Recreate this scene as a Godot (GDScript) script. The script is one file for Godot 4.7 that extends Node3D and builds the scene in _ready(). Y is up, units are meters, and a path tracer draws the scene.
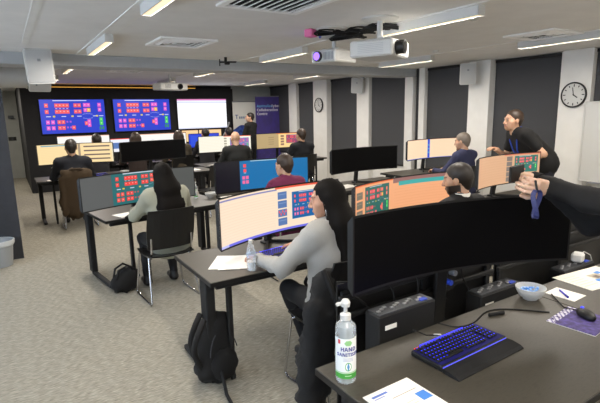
extends Node3D
# A training room with rows of desks, wide curved monitors, people at work and three wall screens. Units are metres, y is up.
# The room: -z runs to the wall with the screens, +x to the wall with the clocks.

var M := {}
var used := {}
var rng := RandomNumberGenerator.new()
const DESK := 0.73


# ---------------------------------------------------------------- mesh building
class Mb:
	var v := PackedVector3Array()
	var n := PackedVector3Array()
	var uv := PackedVector2Array()
	var t := Transform3D.IDENTITY

	func tri(a: Vector3, b: Vector3, c: Vector3, na: Vector3, nb: Vector3, nc: Vector3, ua := Vector2.ZERO, ub := Vector2.ZERO, uc := Vector2.ZERO) -> void:
		if (b - a).cross(c - a).dot(na + nb + nc) > 0.0:
			var s := b; b = c; c = s
			s = nb; nb = nc; nc = s
			var w := ub; ub = uc; uc = w
		v.append(t * a); v.append(t * b); v.append(t * c)
		n.append((t.basis * na).normalized()); n.append((t.basis * nb).normalized()); n.append((t.basis * nc).normalized())
		uv.append(ua); uv.append(ub); uv.append(uc)

	func quad(a: Vector3, b: Vector3, c: Vector3, d: Vector3, out: Vector3, ua := Vector2(0, 1), ub := Vector2(1, 1), uc := Vector2(1, 0), ud := Vector2(0, 0)) -> void:
		var q := (c - a).cross(d - b).normalized()
		if q.dot(out) < 0.0:
			q = -q
		tri(a, b, c, q, q, q, ua, ub, uc)
		tri(a, c, d, q, q, q, ua, uc, ud)

	func quads(a: Vector3, b: Vector3, c: Vector3, d: Vector3, na: Vector3, nb: Vector3, nc: Vector3, nd: Vector3) -> void:
		tri(a, b, c, na, nb, nc)
		tri(a, c, d, na, nc, nd)

	func box(c: Vector3, s: Vector3, bev := 0.0, b := Basis.IDENTITY) -> void:
		var h := s / 2.0
		bev = minf(bev, minf(h.x, minf(h.y, h.z)) * 0.95)
		var ax := [Vector3.RIGHT, Vector3.UP, Vector3.BACK]
		for i in 3:
			var j := (i + 1) % 3
			var k := (i + 2) % 3
			for sg in [-1.0, 1.0]:
				var o: Vector3 = ax[i] * h[i] * sg
				var p: Vector3 = ax[j] * (h[j] - bev)
				var q: Vector3 = ax[k] * (h[k] - bev)
				quad(c + b * (o - p - q), c + b * (o + p - q), c + b * (o + p + q), c + b * (o - p + q), b * o)
		if bev <= 0.0:
			return
		for i in 3:
			var j := (i + 1) % 3
			var k := (i + 2) % 3
			for sj in [-1.0, 1.0]:
				for sk in [-1.0, 1.0]:
					var e: Vector3 = ax[i] * (h[i] - bev)
					var p1: Vector3 = ax[j] * h[j] * sj + ax[k] * (h[k] - bev) * sk
					var p2: Vector3 = ax[j] * (h[j] - bev) * sj + ax[k] * h[k] * sk
					quad(c + b * (p1 - e), c + b * (p1 + e), c + b * (p2 + e), c + b * (p2 - e), b * (p1 + p2))
		for sx in [-1.0, 1.0]:
			for sy in [-1.0, 1.0]:
				for sz in [-1.0, 1.0]:
					var g := Vector3(sx, sy, sz)
					var a1 := Vector3(h.x, h.y - bev, h.z - bev) * g
					var a2 := Vector3(h.x - bev, h.y, h.z - bev) * g
					var a3 := Vector3(h.x - bev, h.y - bev, h.z) * g
					tri(c + b * a1, c + b * a2, c + b * a3, b * g, b * g, b * g)

	func beam(a: Vector3, b: Vector3, w: float, d: float, bev := 0.0) -> void:   # a box from a to b, w across, d the other way
		var y := (b - a).normalized()
		var x := y.cross(Vector3.BACK)
		if x.length() < 0.05:
			x = y.cross(Vector3.UP)
		x = x.normalized()
		box((a + b) / 2.0, Vector3(w, a.distance_to(b), d), bev, Basis(x, y, x.cross(y)))

	func cyl(a: Vector3, b: Vector3, ra: float, rb: float, seg := 12, caps := true) -> void:
		var y := (b - a).normalized()
		var x := y.cross(Vector3.RIGHT if absf(y.x) < 0.9 else Vector3.UP).normalized()
		var z := x.cross(y)
		for i in seg:
			var d0 := x * cos(TAU * i / seg) + z * sin(TAU * i / seg)
			var d1 := x * cos(TAU * (i + 1) / seg) + z * sin(TAU * (i + 1) / seg)
			quads(a + d0 * ra, a + d1 * ra, b + d1 * rb, b + d0 * rb, d0, d1, d1, d0)
			if caps:
				tri(a, a + d0 * ra, a + d1 * ra, -y, -y, -y)
				tri(b, b + d0 * rb, b + d1 * rb, y, y, y)

	func tube(p: Array, r: float, seg := 8) -> void:
		var last: Array = []
		var x := Vector3.ZERO
		for i in p.size():
			var d: Vector3 = (p[mini(i + 1, p.size() - 1)] - p[maxi(i - 1, 0)]).normalized()
			if i == 0:
				x = d.cross(Vector3.RIGHT if absf(d.x) < 0.9 else Vector3.UP).normalized()
			else:
				x = (x - d * x.dot(d)).normalized()
			var z := x.cross(d)
			var ring: Array = []
			for k in seg:
				ring.append(x * cos(TAU * k / seg) + z * sin(TAU * k / seg))
			if i > 0:
				for k in seg:
					var m := (k + 1) % seg
					quads(p[i - 1] + last[k] * r, p[i - 1] + last[m] * r, p[i] + ring[m] * r, p[i] + ring[k] * r, last[k], last[m], ring[m], ring[k])
			for k in seg:
				if i == 0 or i == p.size() - 1:
					tri(p[i], p[i] + ring[k] * r, p[i] + ring[(k + 1) % seg] * r, d * (-1.0 if i == 0 else 1.0), d * (-1.0 if i == 0 else 1.0), d * (-1.0 if i == 0 else 1.0))
			last = ring

	func lathe(pr: Array, o := Vector3.ZERO, seg := 24) -> void:   # pr: Vector2(radius, height) from the bottom up along the outside
		for i in pr.size() - 1:
			var p: Vector2 = pr[i]
			var q: Vector2 = pr[i + 1]
			var e := (q - p).normalized()
			var nr := Vector2(e.y, -e.x)
			for k in seg:
				var a := TAU * k / seg
				var b := TAU * (k + 1) / seg
				var da := Vector3(cos(a), 0, sin(a))
				var db := Vector3(cos(b), 0, sin(b))
				var n0 := da * nr.x + Vector3.UP * nr.y
				var n1 := db * nr.x + Vector3.UP * nr.y
				quads(o + da * p.x + Vector3.UP * p.y, o + db * p.x + Vector3.UP * p.y, o + db * q.x + Vector3.UP * q.y, o + da * q.x + Vector3.UP * q.y, n0, n1, n1, n0)

	func prism(poly: PackedVector2Array, z0: float, z1: float) -> void:   # outline in xy, from z0 to z1
		var ix := Geometry2D.triangulate_polygon(poly)
		for i in range(0, ix.size(), 3):
			for z in [z0, z1]:
				var o := Vector3(0, 0, -1 if z == z0 else 1) * signf(z1 - z0)
				tri(Vector3(poly[ix[i]].x, poly[ix[i]].y, z), Vector3(poly[ix[i + 1]].x, poly[ix[i + 1]].y, z), Vector3(poly[ix[i + 2]].x, poly[ix[i + 2]].y, z), o, o, o)
		var cw := Geometry2D.is_polygon_clockwise(poly)
		for i in poly.size():
			var a := poly[i]
			var b := poly[(i + 1) % poly.size()]
			var o := Vector3(b.y - a.y, a.x - b.x, 0) * (-1.0 if cw else 1.0)
			quad(Vector3(a.x, a.y, z0), Vector3(b.x, b.y, z0), Vector3(b.x, b.y, z1), Vector3(a.x, a.y, z1), o)

	func mesh() -> ArrayMesh:
		var a := []
		a.resize(Mesh.ARRAY_MAX)
		a[Mesh.ARRAY_VERTEX] = v
		a[Mesh.ARRAY_NORMAL] = n
		a[Mesh.ARRAY_TEX_UV] = uv
		var m := ArrayMesh.new()
		m.add_surface_from_arrays(Mesh.PRIMITIVE_TRIANGLES, a)
		return m


# Soft bodies: bones on a grid, joined with a smooth minimum, meshed as surface nets.
class Field:
	var v := PackedVector3Array()
	var n := PackedVector3Array()
	var col := PackedColorArray()
	var ix := PackedInt32Array()

	# a bone is [kind, a, b, ra, rb, flat, k]: kind 0 a tapered capsule squashed in z by flat, 1 an ellipsoid (a centre, b radii), 2 an ellipsoid cut away
	func add(bones: Array, cell: float, xf := Transform3D.IDENTITY, amp := 0.0, freq := Vector3.ONE, tint = null) -> void:
		var lo := Vector3.ONE * 1e9
		var hi := -lo
		var boxes := []
		for b in bones:
			var l: Vector3
			var h: Vector3
			if b[0] == 0:
				var r: float = maxf(b[3], b[4])
				l = Vector3(minf(b[1].x, b[2].x), minf(b[1].y, b[2].y), minf(b[1].z, b[2].z)) - Vector3.ONE * r
				h = Vector3(maxf(b[1].x, b[2].x), maxf(b[1].y, b[2].y), maxf(b[1].z, b[2].z)) + Vector3.ONE * r
			else:
				l = b[1] - b[2]
				h = b[1] + b[2]
			var pad: float = b[6] + cell * 2.0
			l -= Vector3.ONE * pad
			h += Vector3.ONE * pad
			boxes.append([l, h])
			if b[0] != 2:
				lo = lo.min(l)
				hi = hi.max(h)
		var size := Vector3i(((hi - lo) / cell).ceil()) + Vector3i.ONE
		var nx := size.x
		var nxy := size.x * size.y
		var f := PackedFloat32Array()
		f.resize(nxy * size.z)
		f.fill(1000.0)
		for bi in bones.size():
			var b: Array = bones[bi]
			var i0 := Vector3i(((boxes[bi][0] - lo) / cell).floor()).clamp(Vector3i.ZERO, size - Vector3i.ONE)
			var i1 := Vector3i(((boxes[bi][1] - lo) / cell).ceil()).clamp(Vector3i.ZERO, size - Vector3i.ONE)
			var kind: int = b[0]
			var A: Vector3 = b[1]
			var B: Vector3 = b[2]
			var k: float = b[6]
			var fl: float = b[5]
			var ra: float = b[3]
			var rb: float = b[4]
			var D := B - A
			D.z /= fl
			var dd := maxf(D.dot(D), 1e-9)
			var B2 := B * B
			for z in range(i0.z, i1.z + 1):
				for y in range(i0.y, i1.y + 1):
					var row := z * nxy + y * nx
					for x in range(i0.x, i1.x + 1):
						var p := lo + Vector3(x, y, z) * cell - A
						var d: float
						if kind == 0:
							p.z /= fl
							var h := clampf(p.dot(D) / dd, 0.0, 1.0)
							d = (p - D * h).length() - lerpf(ra, rb, h)
						else:
							var k0 := (p / B).length()
							d = k0 * (k0 - 1.0) / maxf((p / B2).length(), 1e-6)
						var e := f[row + x]
						if kind == 2:
							var h2 := maxf(k - absf(e + d), 0.0) / k
							f[row + x] = maxf(e, -d) + h2 * h2 * k * 0.25
						else:
							var h1 := maxf(k - absf(e - d), 0.0) / k
							f[row + x] = minf(e, d) - h1 * h1 * k * 0.25
		var at := PackedInt32Array()
		at.resize(f.size())
		at.fill(-1)
		var first := v.size()
		var own := PackedVector3Array()
		var far := cell * 4.0
		var off := PackedInt32Array([0, 1, nx, nx + 1, nxy, nxy + 1, nxy + nx, nxy + nx + 1])
		var E := [[0, 1], [2, 3], [4, 5], [6, 7], [0, 2], [1, 3], [4, 6], [5, 7], [0, 4], [1, 5], [2, 6], [3, 7]]
		for z in size.z - 1:
			for y in size.y - 1:
				var row := z * nxy + y * nx
				for x in size.x - 1:
					var o := row + x
					var f0 := f[o]
					if f0 > far or f0 < -far:
						continue
					var neg := 0
					for q in 8:
						if f[o + off[q]] < 0.0:
							neg += 1
					if neg == 0 or neg == 8:
						continue
					var sum := Vector3.ZERO
					var c := 0
					for e in E:
						var fa := f[o + off[e[0]]]
						var fb := f[o + off[e[1]]]
						if (fa < 0.0) != (fb < 0.0):
							var h := fa / (fa - fb)
							var pa := Vector3(e[0] & 1, (e[0] >> 1) & 1, e[0] >> 2)
							sum += pa.lerp(Vector3(e[1] & 1, (e[1] >> 1) & 1, e[1] >> 2), h)
							c += 1
					at[o] = own.size()
					own.append(lo + (Vector3(x, y, z) + sum / c) * cell)
		var nor := PackedVector3Array()
		nor.resize(own.size())
		var tris := PackedInt32Array()
		var dirs := [[1, nx, nxy], [nx, nxy, 1], [nxy, 1, nx]]
		for z in range(1, size.z - 1):
			for y in range(1, size.y - 1):
				var row := z * nxy + y * nx
				for x in range(1, size.x - 1):
					var o := row + x
					var f0 := f[o]
					if f0 > far or f0 < -far:
						continue
					for d in dirs:
						var s0 := f0 < 0.0
						if s0 == (f[o + d[0]] < 0.0):
							continue
						var a := at[o]
						var b := at[o - d[1]]
						var c := at[o - d[1] - d[2]]
						var e := at[o - d[2]]
						if a < 0 or b < 0 or c < 0 or e < 0:
							continue
						var q := (own[c] - own[a]).cross(own[e] - own[b])
						if not s0:
							q = -q
							var w := b
							b = e
							e = w
						nor[a] += q; nor[b] += q; nor[c] += q; nor[e] += q
						tris.append_array([a, c, b, a, e, c])
		var noise := FastNoiseLite.new()
		noise.seed = 7
		noise.frequency = 1.0
		for i in own.size():
			var p := own[i]
			var m := nor[i].normalized()
			if tint != null:
				col.append(tint.call(p))
			else:
				col.append(Color.WHITE)
			if amp > 0.0:
				p += m * noise.get_noise_3dv(p * freq) * amp
			v.append(xf * p)
			n.append((xf.basis * m).normalized())
		for t in tris:
			ix.append(first + t)

	func mesh() -> ArrayMesh:
		var a := []
		a.resize(Mesh.ARRAY_MAX)
		a[Mesh.ARRAY_VERTEX] = v
		a[Mesh.ARRAY_NORMAL] = n
		a[Mesh.ARRAY_COLOR] = col
		a[Mesh.ARRAY_INDEX] = ix
		var m := ArrayMesh.new()
		m.add_surface_from_arrays(Mesh.PRIMITIVE_TRIANGLES, a)
		return m


# ---------------------------------------------------------------- names, labels, materials
func numbered(called: String) -> String:
	var c: int = used.get(called, 0)
	used[called] = c + 1
	return called if c == 0 else "%s_%03d" % [called, c]


func tag(o: Node, label: String, category: String, group := "") -> Node:
	o.set_meta("label", label)
	o.set_meta("category", category)
	if group:
		o.set_meta("group", group)
	return o


func thing(called: String, label: String, category: String, at := Vector3.ZERO, turn := 0.0, group := "") -> Node3D:
	var o := Node3D.new()
	o.name = numbered(called)
	add_child(o)
	o.position = at
	o.rotation.y = turn
	tag(o, label, category, group)
	return o


func part(g, called: String, m: Material, parent: Node) -> MeshInstance3D:
	var o := MeshInstance3D.new()
	o.mesh = g if g is Mesh else g.mesh()
	o.material_override = m
	o.name = numbered(called) if parent == self else called
	parent.add_child(o, true)
	return o


func structure(g, called: String, m: Material) -> MeshInstance3D:
	var o := part(g, called, m, self)
	o.set_meta("kind", "structure")
	return o


func bx(c: Vector3, s: Vector3, bev := 0.0) -> Mb:
	var b := Mb.new()
	b.box(c, s, bev)
	return b


func flat(r: int, g: int, b: int, rough := 0.7, metal := 0.0) -> StandardMaterial3D:
	var m := StandardMaterial3D.new()
	m.albedo_color = Color8(r, g, b)
	m.roughness = rough
	m.metallic = metal
	return m


func glow(r: int, g: int, b: int, e := 1.0) -> StandardMaterial3D:
	var m := flat(r, g, b, 0.6)
	m.emission_enabled = true
	m.emission = Color8(r, g, b)
	m.emission_energy_multiplier = e
	return m


func noise_tex(freq: float, stops: Array, size := 256, seed_ := 1, octaves := 3, kind := FastNoiseLite.TYPE_SIMPLEX_SMOOTH) -> NoiseTexture2D:
	var f := FastNoiseLite.new()
	f.noise_type = kind
	f.frequency = freq
	f.seed = seed_
	f.fractal_octaves = octaves
	var t := NoiseTexture2D.new()
	t.width = size
	t.height = size
	t.seamless = true
	t.noise = f
	var gr := Gradient.new()
	gr.offsets = PackedFloat32Array()
	var of := PackedFloat32Array()
	var co := PackedColorArray()
	for i in stops.size():
		of.append(float(i) / (stops.size() - 1))
		co.append(stops[i])
	gr.offsets = of
	gr.colors = co
	t.color_ramp = gr
	return t


func grained(stops: Array, freq: float, scale_: Vector3, rough: float, bump := 0.0, seed_ := 1) -> StandardMaterial3D:
	var m := StandardMaterial3D.new()
	m.albedo_texture = noise_tex(freq, stops, 512, seed_, 4)
	m.uv1_triplanar = true
	m.uv1_world_triplanar = true
	m.uv1_scale = scale_
	m.roughness = rough
	if bump > 0.0:
		m.heightmap_enabled = true
		m.heightmap_texture = noise_tex(freq * 1.5, [Color.BLACK, Color.WHITE], 512, seed_ + 5, 3)
		m.heightmap_scale = bump
	return m


func cloth(c: Color, sheen := 0.2) -> StandardMaterial3D:
	var m := StandardMaterial3D.new()
	m.albedo_color = c
	m.albedo_texture = M.weave
	m.uv1_triplanar = true
	m.uv1_scale = Vector3.ONE * 6.0
	m.roughness = 0.9
	m.rim_enabled = sheen > 0.0
	m.rim = sheen
	m.rim_tint = 0.6
	return m


func text(s: String, size: float, bold := false) -> TextMesh:   # size: height of the letters in metres
	var f := SystemFont.new()
	f.font_names = PackedStringArray(["Droid Sans"])
	f.font_weight = 700 if bold else 400
	var t := TextMesh.new()
	t.text = s
	t.font = f
	t.font_size = 32
	t.pixel_size = size / 23.0
	t.depth = 0.002
	t.curve_step = 4.0
	return t


func print_img(w: int, h: int, c: Color) -> Image:
	var i := Image.create(w, h, false, Image.FORMAT_RGB8)
	i.fill(c)
	return i


func screen_mat(img: Image, e := 1.0) -> StandardMaterial3D:
	var m := StandardMaterial3D.new()
	m.albedo_color = Color8(12, 12, 14)
	m.roughness = 0.35
	m.emission_enabled = true
	m.emission_operator = BaseMaterial3D.EMISSION_OP_MULTIPLY
	m.emission = Color.WHITE
	m.emission_texture = ImageTexture.create_from_image(img)
	m.emission_energy_multiplier = e
	return m


func print_mat(img: Image, rough := 0.7) -> StandardMaterial3D:
	var m := StandardMaterial3D.new()
	m.albedo_texture = ImageTexture.create_from_image(img)
	m.roughness = rough
	return m


func area_light(at: Vector3, w: float, h: float, towards: Vector3, c: Color, energy: float, parent: Node) -> void:
	var l := AreaLight3D.new()
	l.name = "light"
	l.area_size = Vector2(w, h)
	l.light_color = c
	l.light_energy = energy
	l.area_range = 14.0
	l.shadow_enabled = true
	parent.add_child(l, true)
	var z := -towards.normalized()
	var x := Vector3.RIGHT if absf(z.x) < 0.9 else Vector3.BACK
	x = (x - z * x.dot(z)).normalized()
	l.transform = Transform3D(Basis(x, z.cross(x), z), at)


# ---------------------------------------------------------------- pictures on the screens
func plant_diagram(i: Image, x: int, y: int, w: int, h: int, bg: Color, hot: Color, pale: Color) -> void:
	i.fill_rect(Rect2i(x, y, w, h), bg)
	var put := func(u: float, v: float, uw: float, vh: float, c: Color):
		i.fill_rect(Rect2i(x + int(u * w), y + int(v * h), maxi(1, int(uw * w)), maxi(1, int(vh * h))), c)
	var cell := func(u: float, v: float, c: Color):
		put.call(u, v, 0.055, 0.12, c)
		put.call(u + 0.018, v + 0.035, 0.02, 0.035, c.lerp(Color.WHITE, 0.6))
	put.call(0.2, 0.025, 0.52, 0.025, Color8(225, 230, 245))
	for r in 2:
		var v := 0.12 + r * 0.18
		cell.call(0.07, v, hot)
		for k in 4:
			cell.call(0.22 + k * 0.055, v, hot)
			if r == 1:
				put.call(0.23 + k * 0.055, v - 0.045, 0.03, 0.02, Color8(230, 200, 220))
		for k in 2:
			cell.call(0.51 + k * 0.06, v, hot)
	for k in 2:
		cell.call(0.66 + k * 0.055, 0.11, pale)
		cell.call(0.89, 0.11 + k * 0.14, pale)
	cell.call(0.66, 0.26, pale)
	cell.call(0.715, 0.26, Color8(250, 190, 70))
	for u in [0.08, 0.31, 0.55, 0.8, 0.9]:
		put.call(u, 0.49, 0.07, 0.025, Color8(215, 222, 245))
	for u in [0.18, 0.46, 0.85]:
		put.call(u, 0.475, 0.035, 0.045, Color8(240, 215, 60))
	for k in 9:
		put.call(0.64 + k * 0.018, 0.44 - 0.02 * sin(k * 0.4), 0.01, 0.015, Color8(200, 210, 245))
		put.call(0.64 + k * 0.018, 0.55 + 0.02 * sin(k * 0.4), 0.01, 0.015, Color8(200, 210, 245))
	for r in 2:
		for k in 2:
			cell.call(0.07 + k * 0.075, 0.61 + r * 0.17, pale)
			cell.call(0.24 + k * 0.06, 0.61 + r * 0.17, hot)
			put.call(0.375 + k * 0.05, 0.63 + r * 0.17, 0.028, 0.055, pale.lerp(bg, 0.25))
	cell.call(0.455, 0.78, hot)
	cell.call(0.66, 0.66, hot)
	for k in 2:
		cell.call(0.705, 0.6 + k * 0.11, pale)
		cell.call(0.9, 0.55 + k * 0.12, Color8(70, 215, 90))
		put.call(0.89 + k * 0.045, 0.83, 0.03, 0.09, Color8(50, 150, 80))


func wide_picture(kind: String) -> Image:
	var i := print_img(512, 160, Color8(6, 6, 9))
	var hot := Color8(250, 82, 88)
	var pink := Color8(244, 110, 160)
	match kind:
		"cream_trend":
			i.fill(Color8(255, 232, 205))
			i.fill_rect(Rect2i(0, 8, 256, 5), Color8(140, 140, 190))
			for k in 14:
				i.fill_rect(Rect2i(8, 26 + k * 9, 240, 1), Color8(246, 218, 190))
			i.fill_rect(Rect2i(250, 0, 262, 9), Color8(240, 96, 70))
			for k in 4:
				i.fill_rect(Rect2i(260, 20 + k * 31, 38, 26), Color8(92, 124, 178))
				i.fill_rect(Rect2i(264, 28 + k * 31, 30, 2), Color8(140, 165, 205))
			for k in 5:
				i.fill_rect(Rect2i(263 + k * 7, 86 + (k % 2) * 9, 5, 8), hot)
			plant_diagram(i, 320, 26, 140, 98, Color8(28, 104, 168), hot, pink)
			i.fill_rect(Rect2i(0, 150, 512, 10), Color8(120, 120, 235))
			i.fill_rect(Rect2i(0, 150, 40, 10), Color8(200, 200, 250))
		"orange_diagram":
			i.fill(Color8(246, 174, 126))
			i.fill_rect(Rect2i(0, 0, 230, 7), Color8(240, 110, 60))
			i.fill_rect(Rect2i(232, 0, 280, 20), Color8(150, 105, 100))
			i.fill_rect(Rect2i(262, 16, 240, 16), Color8(62, 172, 168))
			for k in 9:
				i.fill_rect(Rect2i(240, 44 + k * 11, 262, 1), Color8(236, 158, 110))
			for k in 4:
				i.fill_rect(Rect2i(14, 26 + k * 32, 40, 25), Color8(120, 112, 96))
				i.fill_rect(Rect2i(18, 34 + k * 32, 30, 2), Color8(170, 150, 130))
			plant_diagram(i, 70, 14, 140, 116, Color8(38, 104, 96), hot, Color8(250, 110, 90))
		"tan_diagram":
			i.fill(Color8(226, 176, 136))
			i.fill_rect(Rect2i(260, 0, 252, 8), Color8(226, 120, 90))
			i.fill_rect(Rect2i(0, 0, 14, 160), Color8(150, 130, 116))
			for k in 10:
				i.fill_rect(Rect2i(20, 20 + k * 13, 250, 1), Color8(214, 162, 122))
			for k in 5:
				i.fill_rect(Rect2i(280, 14 + k * 28, 42, 24), Color8(130, 118, 110))
			plant_diagram(i, 340, 14, 156, 92, Color8(38, 118, 106), hot, hot)
			plant_diagram(i, 340, 110, 90, 40, Color8(38, 118, 106), hot, hot)
		"grey_teal":
			i.fill(Color8(92, 94, 94))
			plant_diagram(i, 142, 0, 260, 160, Color8(38, 108, 112), Color8(250, 66, 60), Color8(252, 80, 70))
			i.fill_rect(Rect2i(402, 0, 110, 160), Color8(84, 86, 84))
		"blue_panel":
			i.fill(Color8(6, 10, 24))
			i.fill_rect(Rect2i(140, 0, 372, 160), Color8(14, 112, 172))
			i.fill_rect(Rect2i(200, 4, 140, 4), Color8(180, 210, 220))
			for k in 2:
				i.fill_rect(Rect2i(160, 20 + k * 26, 16, 18), hot)
				i.fill_rect(Rect2i(152, 84 + k * 24, 16, 18), pink)
				i.fill_rect(Rect2i(172, 84 + k * 24, 16, 18), pink)
			i.fill_rect(Rect2i(162, 66, 12, 4), Color8(200, 200, 210))
		"cream_stripe":
			i.fill(Color8(255, 226, 190))
			i.fill_rect(Rect2i(0, 0, 512, 5), Color8(235, 170, 140))
			for k in 12:
				i.fill_rect(Rect2i(10, 20 + k * 11, 220, 1), Color8(238, 206, 166))
				i.fill_rect(Rect2i(290, 20 + k * 11, 210, 1), Color8(238, 206, 166))
			i.fill_rect(Rect2i(246, 0, 22, 160), Color8(48, 84, 216))
			for k in 3:
				i.fill_rect(Rect2i(250, 46 + k * 30, 14, 9), Color8(90, 200, 215))
			i.fill_rect(Rect2i(0, 153, 512, 7), Color8(120, 130, 210))
		"cream_bars":
			i.fill(Color8(255, 226, 170))
			i.fill_rect(Rect2i(28, 8, 180, 9), Color8(120, 170, 190))
			for k in 9:
				i.fill_rect(Rect2i(14, 30 + k * 13, 215, 1), Color8(240, 206, 150))
			i.fill_rect(Rect2i(268, 0, 16, 160), Color8(170, 150, 126))
			for k in 4:
				i.fill_rect(Rect2i(306, 22 + k * 34, 180, 11), Color8(112, 96, 92))
			i.fill_rect(Rect2i(500, 0, 12, 160), Color8(250, 236, 200))
		"white_icons":
			i.fill(Color8(255, 250, 232))
			i.fill_rect(Rect2i(250, 0, 262, 9), Color8(245, 100, 70))
			for k in 9:
				i.fill_rect(Rect2i(12, 14 + k * 15, 230, 1), Color8(236, 224, 190))
			for k in 5:
				i.fill_rect(Rect2i(252, 20 + k * 26, 26, 16), Color8(176, 170, 150))
			plant_diagram(i, 310, 24, 180, 100, Color8(130, 120, 185), hot, Color8(240, 80, 150))
		"tan_icons":
			i.fill(Color8(190, 165, 120))
			for k in 4:
				i.fill_rect(Rect2i(140, 40 + k * 24, 60, 8), Color8(165, 140, 100))
			i.fill_rect(Rect2i(250, 0, 262, 160), Color8(255, 220, 150))
			i.fill_rect(Rect2i(230, 0, 282, 9), Color8(250, 130, 60))
			for k in 4:
				i.fill_rect(Rect2i(272, 24 + k * 30, 34, 20), Color8(150, 112, 96))
			plant_diagram(i, 330, 20, 170, 92, Color8(140, 70, 110), hot, Color8(250, 90, 80))
		"white":
			i.fill(Color8(255, 252, 246))
			i.fill_rect(Rect2i(0, 0, 512, 8), Color8(250, 190, 160))
			for k in 8:
				i.fill_rect(Rect2i(160 + (k % 3) * 60, 50 + k * 10, 30, 5), Color8(220, 224, 235))
		"white_blue":
			i.fill(Color8(245, 246, 255))
			i.fill_rect(Rect2i(0, 0, 512, 12), Color8(245, 80, 70))
			i.fill_rect(Rect2i(40, 50, 400, 70), Color8(96, 126, 186))
		"orange":
			i.fill(Color8(255, 216, 160))
			i.fill_rect(Rect2i(0, 0, 512, 6), Color8(230, 150, 90))
			for k in 6:
				i.fill_rect(Rect2i(80, 40 + k * 16, 330, 4), Color8(232, 190, 140))
		"blue":
			i.fill(Color8(38, 66, 214))
			i.fill_rect(Rect2i(30, 20, 452, 120), Color8(52, 84, 226))
	return i


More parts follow.
